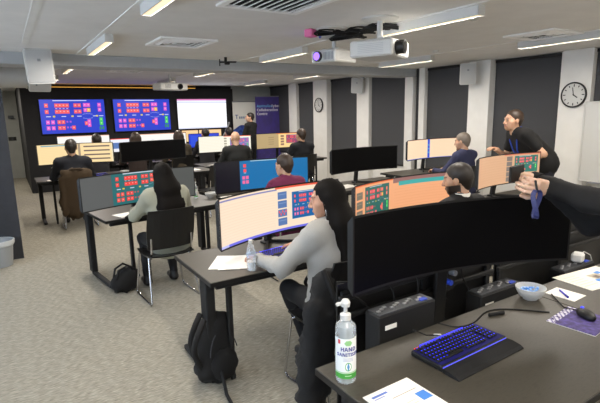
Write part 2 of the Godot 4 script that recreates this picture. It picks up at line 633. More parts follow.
# ---------------------------------------------------------------- furniture
# A wide curved monitor. left: its left end over the desk; top: height of its top edge.
func monitor(kind: String, left: Vector2, turn: float, top: float, label: String, chord := 1.17, tall := 0.36, group := "wide curved monitors", curve := 1.8, lamp := 0.0, on_arm := false) -> Node3D:
	var c := left + Vector2(cos(turn), -sin(turn)) * chord / 2.0
	var o := thing("curved_monitor", label, "monitor", Vector3(c.x, DESK, c.y), turn, group)
	var a0 := asin(chord / 2.0 / curve)
	var sag := curve * (1.0 - cos(a0))
	var y1 := top - DESK
	var y0 := y1 - tall
	var seg := 16
	var body := Mb.new()
	var face := Mb.new()
	var rim := 0.011
	for i in seg:
		var p := []
		for k in 2:
			var a := lerpf(-a0, a0, float(i + k) / seg)
			var d := Vector3(-sin(a), 0, cos(a))
			var q := Vector3(curve * sin(a), 0, curve * (1.0 - cos(a)) - sag)
			var th := 0.03 + 0.045 * (1.0 - pow(absf(a / a0), 2.0))
			p.append([q, d, q - d * th, q - d * 0.004])
		var U := Vector3.UP
		var f0: Vector3 = p[0][0]
		var f1: Vector3 = p[1][0]
		var b0: Vector3 = p[0][2]
		var b1: Vector3 = p[1][2]
		var t0 := 0.03
		body.quads(b0 + U * (y0 + t0), b1 + U * (y0 + t0), b1 + U * (y1 - t0), b0 + U * (y1 - t0), -p[0][1], -p[1][1], -p[1][1], -p[0][1])
		body.quad(f0 + U * y1, f1 + U * y1, b1 + U * (y1 - t0), b0 + U * (y1 - t0), U)
		body.quad(f0 + U * y0, f1 + U * y0, b1 + U * (y0 + t0), b0 + U * (y0 + t0), -U)
		body.quads(f0 + U * (y1 - rim), f1 + U * (y1 - rim), f1 + U * y1, f0 + U * y1, p[0][1], p[1][1], p[1][1], p[0][1])
		body.quads(f0 + U * y0, f1 + U * y0, f1 + U * (y0 + rim), f0 + U * (y0 + rim), p[0][1], p[1][1], p[1][1], p[0][1])
		if i == 0:
			body.quad(f0 + U * y0, f0 + U * y1, b0 + U * (y1 - t0), b0 + U * (y0 + t0), Vector3.LEFT)
			body.quad(f0 + U * y0, f0 + U * y1, f0.lerp(f1, 0.12) + U * y1, f0.lerp(f1, 0.12) + U * y0, Vector3.BACK)
		if i == seg - 1:
			body.quad(f1 + U * y0, f1 + U * y1, b1 + U * (y1 - t0), b1 + U * (y0 + t0), Vector3.RIGHT)
			body.quad(f1 + U * y0, f1 + U * y1, f1.lerp(f0, 0.12) + U * y1, f1.lerp(f0, 0.12) + U * y0, Vector3.BACK)
		var s0: Vector3 = p[0][3] + Vector3.BACK * 0.001
		var s1: Vector3 = p[1][3] + Vector3.BACK * 0.001
		var u0 := float(i) / seg
		var u1 := float(i + 1) / seg
		var A := s0 + U * (y0 + rim * 0.5)
		var B := s1 + U * (y0 + rim * 0.5)
		var C := s1 + U * (y1 - rim * 0.5)
		var D := s0 + U * (y1 - rim * 0.5)
		face.tri(A, B, C, p[0][1], p[1][1], p[1][1], Vector2(u0, 1), Vector2(u1, 1), Vector2(u1, 0))
		face.tri(A, C, D, p[0][1], p[1][1], p[0][1], Vector2(u0, 1), Vector2(u1, 0), Vector2(u0, 0))
	part(body, "housing", M.black_plastic, o)
	if kind == "off":
		part(face, "screen", M.screen_off, o)
	else:
		if not M.has("pic_" + kind):
			M["pic_" + kind] = screen_mat(wide_picture(kind))
		part(face, "screen", M["pic_" + kind], o)
	var st := Mb.new()
	if on_arm:
		st.beam(Vector3(0, -0.35, -sag - 0.14), Vector3(0, y0 + tall * 0.55, -sag - 0.1), 0.07, 0.03, 0.006)
		st.box(Vector3(0, y0 + tall * 0.5, -sag - 0.08), Vector3(0.14, 0.14, 0.05), 0.01)
		part(st, "mounting_arm", M.black_plastic, o)
		return o
	st.beam(Vector3(0, 0.014, -sag - 0.13), Vector3(0, y0 + tall * 0.55, -sag - 0.085), 0.055, 0.045, 0.008)
	st.box(Vector3(0, y0 + tall * 0.5, -sag - 0.075), Vector3(0.14, 0.14, 0.04), 0.01)
	part(st, "neck", M.black_plastic, o)
	var ft := Mb.new()
	for s in [-1.0, 1.0]:
		ft.beam(Vector3(0, 0.008, -sag - 0.13), Vector3(0.2 * s, 0.008, -sag + 0.09), 0.035, 0.016, 0.004)
	ft.box(Vector3(0, 0.01, -sag - 0.13), Vector3(0.1, 0.02, 0.07), 0.006)
	part(ft, "foot", M.black_plastic, o)
	if lamp > 0.0:
		area_light(Vector3(0, (y0 + y1) / 2.0, 0.01), chord * 0.9, tall * 0.9, Vector3.BACK, Color8(255, 228, 196), lamp, o)
	return o


# A folding training table: laminate top, black rail, thick rear posts and thin front posts on castors.
func desk(x0: float, z_near: float, label: String, w := 1.4, d := 0.7, turn := 0.0, lz := 0.52, tx := 0.23, lx := 0.06) -> Node3D:
	var o := thing("training_desk", label, "desk", Vector3(x0, 0, z_near), turn, "training desks in rows")
	part(bx(Vector3(w / 2, DESK - 0.0125, -d / 2), Vector3(w, 0.025, d), 0.003), "tabletop", M.laminate, o)
	var e := Mb.new()
	e.box(Vector3(w / 2, DESK - 0.0155, 0.0015), Vector3(w, 0.027, 0.004), 0.001)
	e.box(Vector3(w / 2, DESK - 0.0155, -d - 0.0015), Vector3(w, 0.027, 0.004), 0.001)
	e.box(Vector3(-0.0015, DESK - 0.0155, -d / 2), Vector3(0.004, 0.027, d), 0.001)
	e.box(Vector3(w + 0.0015, DESK - 0.0155, -d / 2), Vector3(0.004, 0.027, d), 0.001)
	part(e, "edge_band", M.black_plastic, o)
	var r := Mb.new()
	r.box(Vector3(w / 2, DESK - 0.048, -0.06), Vector3(w - 0.1, 0.044, 0.03), 0.004)
	r.box(Vector3(w / 2, DESK - 0.048, -d + 0.08), Vector3(w - 0.1, 0.044, 0.03), 0.004)
	part(r, "rail", M.black_metal, o)
	for s in 2:
		var ox: float = [lx, w - lx][s]
		var ix: float = [tx, w - tx][s]
		var g := Mb.new()
		g.box(Vector3(ox, 0.37, -lz), Vector3(0.06, 0.66, 0.11), 0.006)
		g.box(Vector3(ox, 0.03, -d / 2 - 0.02), Vector3(0.05, 0.035, d - 0.14), 0.006)
		part(g, "leg", M.black_metal, o)
		var t := Mb.new()
		t.box(Vector3(ix, 0.37, -0.09), Vector3(0.036, 0.62, 0.036), 0.006)
		var post := part(t, "post", M.black_metal, o)
		var ca := Mb.new()
		ca.cyl(Vector3(ix - 0.012, 0.028, -0.09), Vector3(ix + 0.012, 0.028, -0.09), 0.027, 0.027, 14)
		ca.box(Vector3(ix, 0.05, -0.09), Vector3(0.03, 0.03, 0.03), 0.005)
		part(ca, "castor", M.black_plastic, post)
	return o


# The rack behind a desk: two bars, brackets, a computer lying on edge with its sockets up, cables.
func rack(x: float, z: float, w: float, label: String, group := "cable racks behind the desks") -> Node3D:
	var o := thing("cable_rack", label, "rack", Vector3(x, 0, z), 0.0, group)
	for y in [0.45, 0.8, 0.89]:
		part(bx(Vector3(w / 2, y, 0), Vector3(w, 0.025, 0.02), 0.004), "bar", M.black_metal, o)
	for k in 3:
		part(bx(Vector3(0.04 + (w - 0.08) * k / 2.0, 0.46, -0.012), Vector3(0.035, 0.92, 0.02), 0.003), "upright", M.black_metal, o)
	part(bx(Vector3(w / 2, 0.6, -0.03), Vector3(w - 0.02, 0.7, 0.008)), "panel", M.black_plastic, o)
	return o


func computer(at: Vector3, label: String, turn := 0.0) -> Node3D:
	var o := thing("desktop_computer", label, "computer", at, turn, "small black computers")
	part(bx(Vector3(0, 0.15, 0), Vector3(0.36, 0.3, 0.1), 0.006), "case", M.black_metal, o)
	var bp := part(bx(Vector3(0, 0.302, 0), Vector3(0.34, 0.006, 0.084), 0.001), "back_plate", M.dark_metal, o)
	var s := Mb.new()
	for k in 11:
		s.box(Vector3(-0.15 + k * 0.027, 0.307, 0.012 - (k % 3) * 0.012), Vector3(0.018, 0.008, 0.016), 0.001)
	part(s, "sockets", M.steel, bp).set_meta("kind", "stuff")
	part(bx(Vector3(-0.11, 0.24, 0.0505), Vector3(0.07, 0.022, 0.001)), "sticker", M.paper, o)
	part(bx(Vector3(0.12, 0.306, 0.02), Vector3(0.045, 0.008, 0.025), 0.001), "plug", M.blue_plug, o)
	return o


# A stacking chair: moulded black seat and back on two chrome loops.
func chair(at: Vector3, turn: float, label: String) -> Node3D:
	var o := thing("stacking_chair", label, "chair", at, turn, "black stacking chairs")
	if M.has("chair_parts"):
		for p in M.chair_parts:
			part(p[0], p[1], p[2], o)
		return o
	var seat := Mb.new()
	var back := Mb.new()
	var N := 8
	for i in N:
		for j in N:
			var q := []
			var b := []
			for k in [[0, 0], [1, 0], [1, 1], [0, 1]]:
				var u: float = float(i + k[0]) / N * 2.0 - 1.0
				var w: float = float(j + k[1]) / N * 2.0 - 1.0
				var ww: float = 0.225 - 0.02 * w * w
				q.append(Vector3(u * ww, 0.455 + 0.018 * u * u - 0.012 * (1.0 - w * w) - 0.02 * maxf(0.0, -w - 0.5), w * 0.21))
				var bw := 0.225 - 0.012 * w * w
				b.append(Vector3(u * bw, 0.71 + w * 0.19, 0.245 + 0.05 * w - 0.035 * u * u))
			seat.quad(q[0], q[1], q[2], q[3], Vector3.UP)
			back.quad(b[0], b[1], b[2], b[3], Vector3.BACK)
			var dn := Vector3(0, -0.012, 0)
			seat.quad(q[0] + dn, q[1] + dn, q[2] + dn, q[3] + dn, Vector3.DOWN)
			var fw := Vector3(0, 0, -0.012)
			back.quad(b[0] + fw, b[1] + fw, b[2] + fw, b[3] + fw, Vector3.FORWARD)
			if i == 0 or i == N - 1:
				var e := 0 if i == 0 else 1
				var e2 := 3 if i == 0 else 2
				seat.quad(q[e], q[e2], q[e2] + dn, q[e] + dn, Vector3(-1 if i == 0 else 1, 0, 0))
				back.quad(b[e], b[e2], b[e2] + fw, b[e] + fw, Vector3(-1 if i == 0 else 1, 0, 0))
			if j == 0 or j == N - 1:
				var e := 0 if j == 0 else 3
				var e2 := 1 if j == 0 else 2
				seat.quad(q[e], q[e2], q[e2] + dn, q[e] + dn, Vector3(0, 0, -1 if j == 0 else 1))
				back.quad(b[e], b[e2], b[e2] + fw, b[e] + fw, Vector3(0, -1 if j == 0 else 1, 0))
	var list := [[seat.mesh(), "seat", M.chair_plastic], [back.mesh(), "backrest", M.chair_plastic]]
	for s in [-1.0, 1.0]:
		var f := Mb.new()
		f.tube([Vector3(s * 0.19, 0.64, 0.205), Vector3(s * 0.19, 0.5, 0.19), Vector3(s * 0.19, 0.436, 0.16), Vector3(s * 0.19, 0.432, -0.15), Vector3(s * 0.195, 0.41, -0.185), Vector3(s * 0.235, 0.04, -0.215), Vector3(s * 0.235, 0.011, -0.19), Vector3(s * 0.235, 0.011, 0.2), Vector3(s * 0.235, 0.035, 0.225), Vector3(s * 0.195, 0.43, 0.1)], 0.0095, 8)
		list.append([f.mesh(), "frame", M.chrome])
	var c := Mb.new()
	c.tube([Vector3(-0.19, 0.425, -0.1), Vector3(0.19, 0.425, -0.1)], 0.009, 8)
	list.append([c.mesh(), "crossbar", M.chrome])
	M.chair_parts = list
	for p in list:
		part(p[0], p[1], p[2], o)
	return o


# Cloth hanging in folds: rings [height, half width, half depth, shift x, shift z] from the top down.
func drape(rings: Array, folds: int, depth: float, seed_: float) -> Mb:
	var g := Mb.new()
	var seg := 48
	var rows := []
	for k in rings.size():
		var r: Array = rings[k]
		var row := []
		for i in seg:
			var a := TAU * i / seg
			var rip: float = 1.0 + depth * float(k) / rings.size() * sin(a * folds + seed_ + k * 0.25) + depth * 0.4 * sin(a * (folds * 2 + 1) + seed_ * 2.0)
			row.append(Vector3(r[3] + cos(a) * r[1] * rip, r[0] + (0.02 * sin(a * 3.0 + seed_) if k == rings.size() - 1 else 0.0), r[4] + sin(a) * r[2] * rip))
		rows.append(row)
	var nr := []
	for k in rings.size():
		var line := []
		for i in seg:
			var du: Vector3 = rows[k][(i + 1) % seg] - rows[k][(i + seg - 1) % seg]
			var dv: Vector3 = rows[mini(k + 1, rings.size() - 1)][i] - rows[maxi(k - 1, 0)][i]
			var q := du.cross(dv).normalized()
			line.append(q if q.dot(rows[k][i] - Vector3(rings[k][3], rows[k][i].y, rings[k][4])) > 0.0 else -q)
		nr.append(line)
	for k in rings.size() - 1:
		for i in seg:
			var j := (i + 1) % seg
			g.quads(rows[k][i], rows[k][j], rows[k + 1][j], rows[k + 1][i], nr[k][i], nr[k][j], nr[k + 1][j], nr[k + 1][i])
	for k in [0, rings.size() - 1]:
		for i in seg:
			var o := Vector3(rings[k][3], rings[k][0] + (0.012 if k == 0 else 0.0), rings[k][4])
			var up := Vector3.UP * (1.0 if k == 0 else -1.0)
			g.tri(o, rows[k][i], rows[k][(i + 1) % seg], up, up, up)
	return g


func backpack(at: Vector3, turn: float, s: float, label: String, tail := true) -> Node3D:
	var o := thing("backpack", label, "bag", at, turn, "")
	var f := Field.new()
	f.add([[1, Vector3(0, 0.2, 0), Vector3(0.15, 0.21, 0.1), 0, 0, 1, 0.04], [1, Vector3(0, 0.08, 0), Vector3(0.16, 0.085, 0.11), 0, 0, 1, 0.06], [1, Vector3(0.01, 0.36, 0.0), Vector3(0.11, 0.09, 0.08), 0, 0, 1, 0.05]], 0.018, Transform3D(Basis().scaled(Vector3(0.86, 1, 0.9) * s), Vector3.ZERO), 0.03, Vector3(9, 6, 9))
	var bb := part(f.mesh(), "bag_body", M.bag_cloth, o)
	var p := Field.new()
	p.add([[1, Vector3(0, 0.13, 0.1), Vector3(0.115, 0.11, 0.05), 0, 0, 1, 0.02]], 0.015, Transform3D(Basis().scaled(Vector3(0.86, 1, 0.9) * s), Vector3.ZERO), 0.016, Vector3(12, 8, 12))
	part(p.mesh(), "pocket", M.bag_cloth, o)
	for k in [-1.0, 1.0]:
		var m := Mb.new()
		m.t = Transform3D(Basis().scaled(Vector3(0.86, 1, 0.9) * s), Vector3.ZERO)
		var path := []
		for q in 13:
			var a := float(q) / 12.0
			path.append(Vector3(-0.1 - 0.1 * sin(a * PI) - 0.02 * k, 0.44 - 0.36 * a + 0.05 * sin(a * PI), 0.05 * k + 0.03 * sin(a * 5.0)))
		m.tube(path, 0.021, 7)
		part(m, "strap", M.bag_cloth, o)
	var z := Mb.new()
	z.t = Transform3D(Basis().scaled(Vector3(0.86, 1, 0.9) * s), Vector3.ZERO)
	var zp := []
	for q in 15:
		var a := lerpf(0.3, PI - 0.3, q / 14.0)
		zp.append(Vector3(0.125 * cos(a), 0.15 + 0.2 * sin(a), 0.108 - 0.03 * sin(a)))
	z.tube(zp, 0.004, 5)
	part(z, "zip", M.dark_metal, bb)
	if tail:
		var w := Mb.new()
		var wp := []
		for q in 9:
			wp.append(Vector3(-0.05 - 0.02 * q, 0.012 + 0.12 * maxf(0.0, 1.0 - q * 0.5), 0.12 + 0.05 * q))
		w.tube(wp, 0.011, 6)
		part(w, "loose_strap", M.bag_cloth, o)
	return o


func bottle_profile(s: float, r: float, h: float) -> Array:
	return [Vector2(0.001, 0.001), Vector2(r * 0.86, 0.001), Vector2(r, 0.008), Vector2(r, h * 0.34), Vector2(r * 0.93, h * 0.38), Vector2(r, h * 0.43), Vector2(r, h * 0.62), Vector2(r * 0.72, h * 0.78), Vector2(r * 0.4, h * 0.88), Vector2(r * 0.38, h * 0.93 * s)]


func clock(at: Vector3, label: String) -> void:   # its face looks towards -x
	var o := thing("wall_clock", label, "clock", at, 0.0, "wall clocks")
	var B := Basis(Vector3(0, 0, 1), Vector3(0, 1, 0), Vector3(-1, 0, 0))   # local x along +z (left-right on the wall), local z out of the wall
	var r := Mb.new()
	r.t = Transform3D(B * Basis(Vector3.RIGHT, -PI / 2).inverse(), Vector3.ZERO)
	r.lathe([Vector2(0.155, 0.0), Vector2(0.172, 0.004), Vector2(0.175, 0.03), Vector2(0.165, 0.038), Vector2(0.155, 0.03)], Vector3.ZERO, 40)
	part(r, "rim", M.black_plastic, o)
	var d := Mb.new()
	d.t = r.t
	d.cyl(Vector3(0, 0.0, 0), Vector3(0, 0.022, 0), 0.158, 0.158, 40)
	var dial := part(d, "dial", M.white_plastic, o)
	for k in 12:
		var a := TAU * k / 12
		var m := Mb.new()
		m.t = Transform3D(B, Vector3.ZERO)
		m.box(Vector3(sin(a) * 0.128, cos(a) * 0.128, 0.024), Vector3(0.012, 0.034 if k % 3 == 0 else 0.024, 0.003), 0.0, Basis(Vector3.BACK, -a))
		part(m, "hour_mark", M.black_plastic, dial)
	for hnd in [[-0.18, 0.115, 0.009], [2.18, 0.08, 0.013]]:
		var m := Mb.new()
		m.t = Transform3D(B, Vector3.ZERO)
		var q := Basis(Vector3.BACK, -hnd[0])
		m.box(q * Vector3(0, hnd[1] / 2 - 0.012, 0) + Vector3(0, 0, 0.028), Vector3(hnd[2], hnd[1], 0.003), 0.0, q)
		part(m, "hand", M.black_plastic, o)


func wall_speaker(at: Vector3, turn: Basis, s: float, label: String, hang: Vector3) -> void:
	var o := thing("loudspeaker", label, "speaker", at, 0.0, "white loudspeakers")
	var b := Mb.new()
	b.t = Transform3D(turn.scaled_local(Vector3.ONE * s), Vector3.ZERO)
	b.prism(PackedVector2Array([Vector2(-0.11, -0.17), Vector2(0.11, -0.17), Vector2(0.125, -0.155), Vector2(0.125, 0.155), Vector2(0.11, 0.17), Vector2(-0.11, 0.17), Vector2(-0.125, 0.155), Vector2(-0.125, -0.155)]), -0.02, 0.03)
	b.prism(PackedVector2Array([Vector2(-0.09, -0.15), Vector2(0.09, -0.15), Vector2(0.09, 0.15), Vector2(-0.09, 0.15)]), -0.15, -0.02)
	part(b, "cabinet", M.white_plastic, o)
	var g := Mb.new()
	g.t = b.t
	g.box(Vector3(0, 0, 0.032), Vector3(0.225, 0.315, 0.008), 0.003)
	var gr := part(g, "grille", M.grille, o)
	var l := Mb.new()
	l.t = b.t
	l.box(Vector3(0, 0.06, 0.037), Vector3(0.03, 0.026, 0.002))
	part(l, "badge", M.mid_grey, gr)
	var h := Mb.new()
	h.tube([b.t * Vector3(0, 0.1, -0.14), hang * 0.9 + Vector3(0, -0.02, 0), hang], 0.014, 8)
	h.box(hang, Vector3(0.06, 0.06, 0.06), 0.01)
	part(h, "bracket", M.mid_grey, o)


# ---------------------------------------------------------------- people
func limb(a: Vector3, b: Vector3, ra: float, rb: float, k := 0.03, fl := 1.0) -> Array:
	return [0, a, b, ra, rb, fl, k]


func ball(c: Vector3, r: Vector3, k := 0.01) -> Array:
	return [1, c, r, 0.0, 0.0, 1.0, k]


func cut(c: Vector3, r: Vector3, k := 0.01) -> Array:
	return [2, c, r, 0.0, 0.0, 1.0, k]


func elbow_of(s: Vector3, w: Vector3, l1: float, l2: float, pole: Vector3) -> Vector3:
	var d := w - s
	var L := clampf(d.length(), 0.05, (l1 + l2) * 0.995)
	var x := d.normalized()
	var a := (l1 * l1 - l2 * l2 + L * L) / (2.0 * L)
	var h := sqrt(maxf(0.0, l1 * l1 - a * a))
	var p := (pole - x * pole.dot(x)).normalized()
	return s + x * a + p * h


# The bones of a hand with five fingers. F: along the fingers, N: out of the palm, S: towards the thumb.
func hand_bones(w: Vector3, F: Vector3, N: Vector3, S: Vector3, curl: float) -> Array:
	var o := []
	var len_ := [0.95, 1.05, 1.0, 0.8]
	for i in 4:
		var off: Vector3 = S * [0.03, 0.0105, -0.0095, -0.028][i]
		var kn: Vector3 = w + F * (0.088 - 0.004 * absf(i - 1)) + off - N * 0.004
		o.append(limb(w + off * 0.55 + F * 0.012, kn, 0.0165, 0.0125, 0.014))
		var p := kn
		var d := F
		for j in 3:
			var ang: float = curl * [0.7, 1.0, 0.8][j]
			d = (d * cos(ang) + N.normalized() * sin(ang)).normalized() if j == 0 else d.rotated(F.cross(N).normalized(), ang)
			var q: Vector3 = p + d * [0.041, 0.026, 0.021][j] * len_[i]
			o.append(limb(p, q, [0.0098, 0.009, 0.0084][j], [0.0092, 0.0085, 0.0072][j], 0.004))
			p = q
	var t0 := w + F * 0.028 + S * 0.026
	var t1 := t0 + (F * 0.62 + S * 0.72 + N * 0.25).normalized() * 0.036
	var t2 := t1 + (F * 0.85 + S * 0.3 + N * (0.25 + curl * 0.3)).normalized() * 0.034
	var t3 := t2 + (F * 0.9 - S * 0.05 + N * (0.25 + curl * 0.5)).normalized() * 0.026
	o.append(limb(t0, t1, 0.016, 0.0125, 0.012))
	o.append(limb(t1, t2, 0.0115, 0.0105, 0.005))
	o.append(limb(t2, t3, 0.0105, 0.008, 0.004))
	return o


# s: the person: label, at, turn (0 looks towards -z), pose "sit" or "stand", lean, head [turn left, down], hands [left, right] in local metres,
# top / legs / skin / hair materials, style of hair, sleeve "long" or "short", fine: cell size of the clothes
func person(s: Dictionary) -> Node3D:
	var o := thing("person", s.label, "person", s.at, s.turn, s.get("group", ""))
	var k: float = s.get("size", 1.0)
	var sit: bool = s.get("pose", "sit") == "sit"
	var cell: float = s.get("fine", 0.02)
	var hip := Vector3(0, 0.545 if sit else 0.93 * k, 0.02 if sit else 0.0)
	var L := Basis(Vector3.RIGHT, -s.get("lean", 0.06)) * Basis(Vector3.BACK, s.get("side", 0.0))
	var at := func(x: float, y: float, z: float) -> Vector3: return hip + L * (Vector3(x, y, z) * k)
	var wide: float = s.get("wide", 1.0)
	var belly: Vector3 = at.call(0, 0.16, -0.005)
	var chest: Vector3 = at.call(0, 0.33, 0.0)
	var upper: Vector3 = at.call(0, 0.43, 0.005)
	var shl: Array = [at.call(-0.165 * wide, 0.455, 0.01), at.call(0.165 * wide, 0.455, 0.01)]
	var neck: Vector3 = at.call(0, 0.5, 0.0)
	var HB := Basis(Vector3.UP, s.get("head", [0, 0])[0]) * Basis(Vector3.RIGHT, -s.get("head", [0, 0])[1])
	var hc: Vector3 = at.call(0, 0.555, -0.005) + HB * Vector3(0, 0.105, -0.012) * k
	# trunk
	var trunk := [limb(hip + Vector3(-0.06, -0.02, 0) * k * wide, hip + Vector3(0.06, -0.02, 0) * k * wide, 0.125 * k, 0.125 * k, 0.05, 0.86), limb(hip, belly, 0.142 * k * wide, 0.142 * k * wide, 0.06, 0.78), limb(belly + L * Vector3(-0.02, 0, 0), chest + L * Vector3(-0.05 * wide, 0, 0), 0.12 * k, 0.118 * k, 0.06, 0.86), limb(belly + L * Vector3(0.02, 0, 0), chest + L * Vector3(0.05 * wide, 0, 0), 0.12 * k, 0.118 * k, 0.06, 0.86),
		limb(chest + L * Vector3(-0.05 * wide, 0, 0), upper + L * Vector3(-0.07 * wide, 0, 0), 0.115 * k, 0.09 * k, 0.05, 0.86), limb(chest + L * Vector3(0.05 * wide, 0, 0), upper + L * Vector3(0.07 * wide, 0, 0), 0.115 * k, 0.09 * k, 0.05, 0.86), limb(shl[0], shl[1], 0.062 * k, 0.062 * k, 0.06), limb(shl[0], neck, 0.05 * k, 0.05 * k, 0.05), limb(shl[1], neck, 0.05 * k, 0.05 * k, 0.05)]
	# arms
	var hands: Array = s.get("hands", [Vector3(-0.17, 0.78, -0.42), Vector3(0.17, 0.78, -0.42)])
	var sleeves := []
	var fore := []
	var hb := []
	var palms: Array = s.get("palms", [Vector3.DOWN, Vector3.DOWN])
	for i in 2:
		var sg := -1.0 if i == 0 else 1.0
		var pole: Vector3 = s.get("poles", [Vector3(-0.75, -0.8, 0.5), Vector3(0.75, -0.8, 0.5)])[i]
		var w: Vector3 = hands[i]
		var e := elbow_of(shl[i], w, 0.285 * k, 0.26 * k, pole)
		w = e + (w - e).normalized() * 0.26 * k
		sleeves.append(limb(shl[i], e, 0.061 * k, 0.05 * k, 0.035))
		fore.append(limb(e, w, 0.047 * k, 0.033 * k, 0.02))
		var F: Vector3 = s.get("fingers", [w - e, w - e])[i].normalized()
		if not s.has("fingers"):
			F = (F * Vector3(1, 0.45, 1)).normalized()
		var N: Vector3 = palms[i]
		N = (N - F * N.dot(F)).normalized()
		var S := F.cross(N) * sg * (1.0 if true else 0.0)
		hb.append([w, F, N, S * s.get("thumb", [1.0, 1.0])[i]])
	# legs
	var legs := []
	var shoes := []
	var kn: Array
	var an: Array
	if sit:
		kn = s.get("knees", [Vector3(-0.13, 0.5, -0.42), Vector3(0.13, 0.5, -0.42)])
		an = s.get("ankles", [Vector3(-0.14, 0.1, -0.36), Vector3(0.14, 0.1, -0.36)])
	else:
		kn = s.get("knees", [Vector3(-0.1, 0.5 * k, -0.02), Vector3(0.1, 0.5 * k, -0.02)])
		an = s.get("ankles", [Vector3(-0.11, 0.09, 0.03), Vector3(0.11, 0.09, 0.03)])
	for i in 2:
		var hp := hip + Vector3(-0.085 if i == 0 else 0.085, -0.03, 0) * k
		legs.append(limb(hp, kn[i], 0.085 * k, 0.062 * k, 0.04))
		legs.append(limb(kn[i], an[i], 0.06 * k, 0.042 * k, 0.02))
		shoes.append([limb(an[i] + Vector3(0, -0.055, 0.03), an[i] + Vector3(0, -0.06, -0.13), 0.036, 0.034, 0.02), limb(an[i], an[i] + Vector3(0, -0.06, -0.02), 0.04, 0.042, 0.03)])
	# body: head, neck, trunk, limbs, hands in one mesh
	var skin: Color = s.get("skin", Color(0.52, 0.31, 0.21))
	var f := Field.new()
	var inner := []
	for b in trunk + sleeves + fore + legs:
		var c: Array = b.duplicate()
		c[3] *= 0.84
		c[4] *= 0.84
		inner.append(c)
	inner.append(limb(neck + L * Vector3(0, -0.06, 0), hc + HB * Vector3(0, -0.06, 0.02), 0.05 * k, 0.047 * k, 0.03))
	var skin_tint := func(_p: Vector3) -> Color: return skin
	f.add(inner, 0.03, Transform3D.IDENTITY, 0.0, Vector3.ONE, skin_tint)
	var hbones := [ball(Vector3(0, 0.03, 0.012), Vector3(0.073, 0.088, 0.094)), ball(Vector3(0, -0.032, -0.024), Vector3(0.057, 0.084, 0.068), 0.03), ball(Vector3(0, -0.094, -0.058), Vector3(0.026, 0.02, 0.024), 0.025),
		limb(Vector3(0, 0.012, -0.09), Vector3(0, -0.03, -0.11), 0.008, 0.0125, 0.012), ball(Vector3(-0.013, -0.034, -0.098), Vector3(0.009, 0.008, 0.01), 0.006), ball(Vector3(0.013, -0.034, -0.098), Vector3(0.009, 0.008, 0.01), 0.006),
		limb(Vector3(-0.034, 0.027, -0.08), Vector3(0.034, 0.027, -0.08), 0.011, 0.011, 0.015), limb(Vector3(-0.018, -0.06, -0.088), Vector3(0.018, -0.06, -0.088), 0.008, 0.008, 0.006), ball(Vector3(-0.03, 0.008, -0.078), Vector3(0.013, 0.011, 0.012), 0.004), ball(Vector3(0.03, 0.008, -0.078), Vector3(0.013, 0.011, 0.012), 0.004),
		limb(Vector3(-0.048, -0.02, -0.05), Vector3(-0.03, -0.075, -0.055), 0.02, 0.02, 0.03), limb(Vector3(0.048, -0.02, -0.05), Vector3(0.03, -0.075, -0.055), 0.02, 0.02, 0.03),
		ball(Vector3(-0.075, -0.005, 0.008), Vector3(0.011, 0.031, 0.019), 0.008), ball(Vector3(0.075, -0.005, 0.008), Vector3(0.011, 0.031, 0.019), 0.008), limb(Vector3(0, -0.05, 0.02), Vector3(0, -0.14, 0.03), 0.052, 0.05, 0.02)]
	var beard: bool = s.get("beard", false)
	var stubble: Color = s.get("beard_color", Color(0.03, 0.02, 0.016))
	var face := func(p: Vector3) -> Color:
		for sg in [-1.0, 1.0]:
			var e := Vector2(p.x - sg * 0.03, p.y - 0.008)
			if p.z < -0.07 and e.length() < 0.01:
				return Color(0.05, 0.035, 0.03) if e.length() < 0.006 else skin.lerp(Color(0.5, 0.48, 0.45), 0.6)
			if p.z < -0.06 and absf(p.x - sg * 0.031) < 0.02 and absf(p.y - 0.032) < 0.005:
				return skin * 0.5
		if p.z < -0.08 and absf(p.x) < 0.024 and absf(p.y + 0.06) < 0.008:
			return Color(skin.r * 0.85, skin.g * 0.55, skin.b * 0.55)
		if beard and p.y < -0.035 and p.z < 0.03 and not (absf(p.x) < 0.02 and p.y > -0.05):
			return stubble
		return skin
	f.add(hbones, s.get("head_cell", 0.0055), Transform3D(HB.scaled_local(Vector3.ONE * k), hc), 0.0, Vector3.ONE, face)
	for h in hb:
		var list := hand_bones(h[0], h[1], h[2], h[3], s.get("curl", 0.45))
		list.append(limb(h[0] - h[1] * 0.06, h[0] + h[1] * 0.02, 0.027, 0.024, 0.015))
		f.add(list, s.get("hand_cell", 0.006), Transform3D.IDENTITY, 0.0, Vector3.ONE, skin_tint)
	part(f.mesh(), "body", M.skin, o)
	# clothes
	var ease: float = 1.0 + s.get("loose", 0.08)
	var top := []
	var short: bool = s.get("sleeve", "long") == "short"
	for b in trunk + sleeves + ([] if short else fore):
		var c: Array = b.duplicate()
		c[3] *= ease
		c[4] *= ease
		top.append(c)
	if short:
		for i in 2:
			var c: Array = top[trunk.size() + i]
			c[2] = c[1].lerp(c[2], 0.62)
	top.append(limb(neck + L * Vector3(0, -0.02, 0.005), neck + L * Vector3(0, 0.035 if s.get("collar", false) else 0.012, 0.004), 0.066 * k, 0.06 * k, 0.02))
	var tf := Field.new()
	tf.add(top, cell, Transform3D.IDENTITY, s.get("fold", 0.012), s.get("fold_size", Vector3(11, 8, 11)))
	part(tf.mesh(), s.get("top_name", "shirt"), s.top, o)
	if s.get("white_collar", false):
		var wc := Mb.new()
		wc.t = Transform3D(L, neck)
		wc.lathe([Vector2(0.062, 0.0), Vector2(0.071, 0.02), Vector2(0.066, 0.058), Vector2(0.06, 0.058), Vector2(0.06, 0.02)], Vector3(0, 0.0, 0.004), 24)
		part(wc, "shirt_collar", M.paper, o)
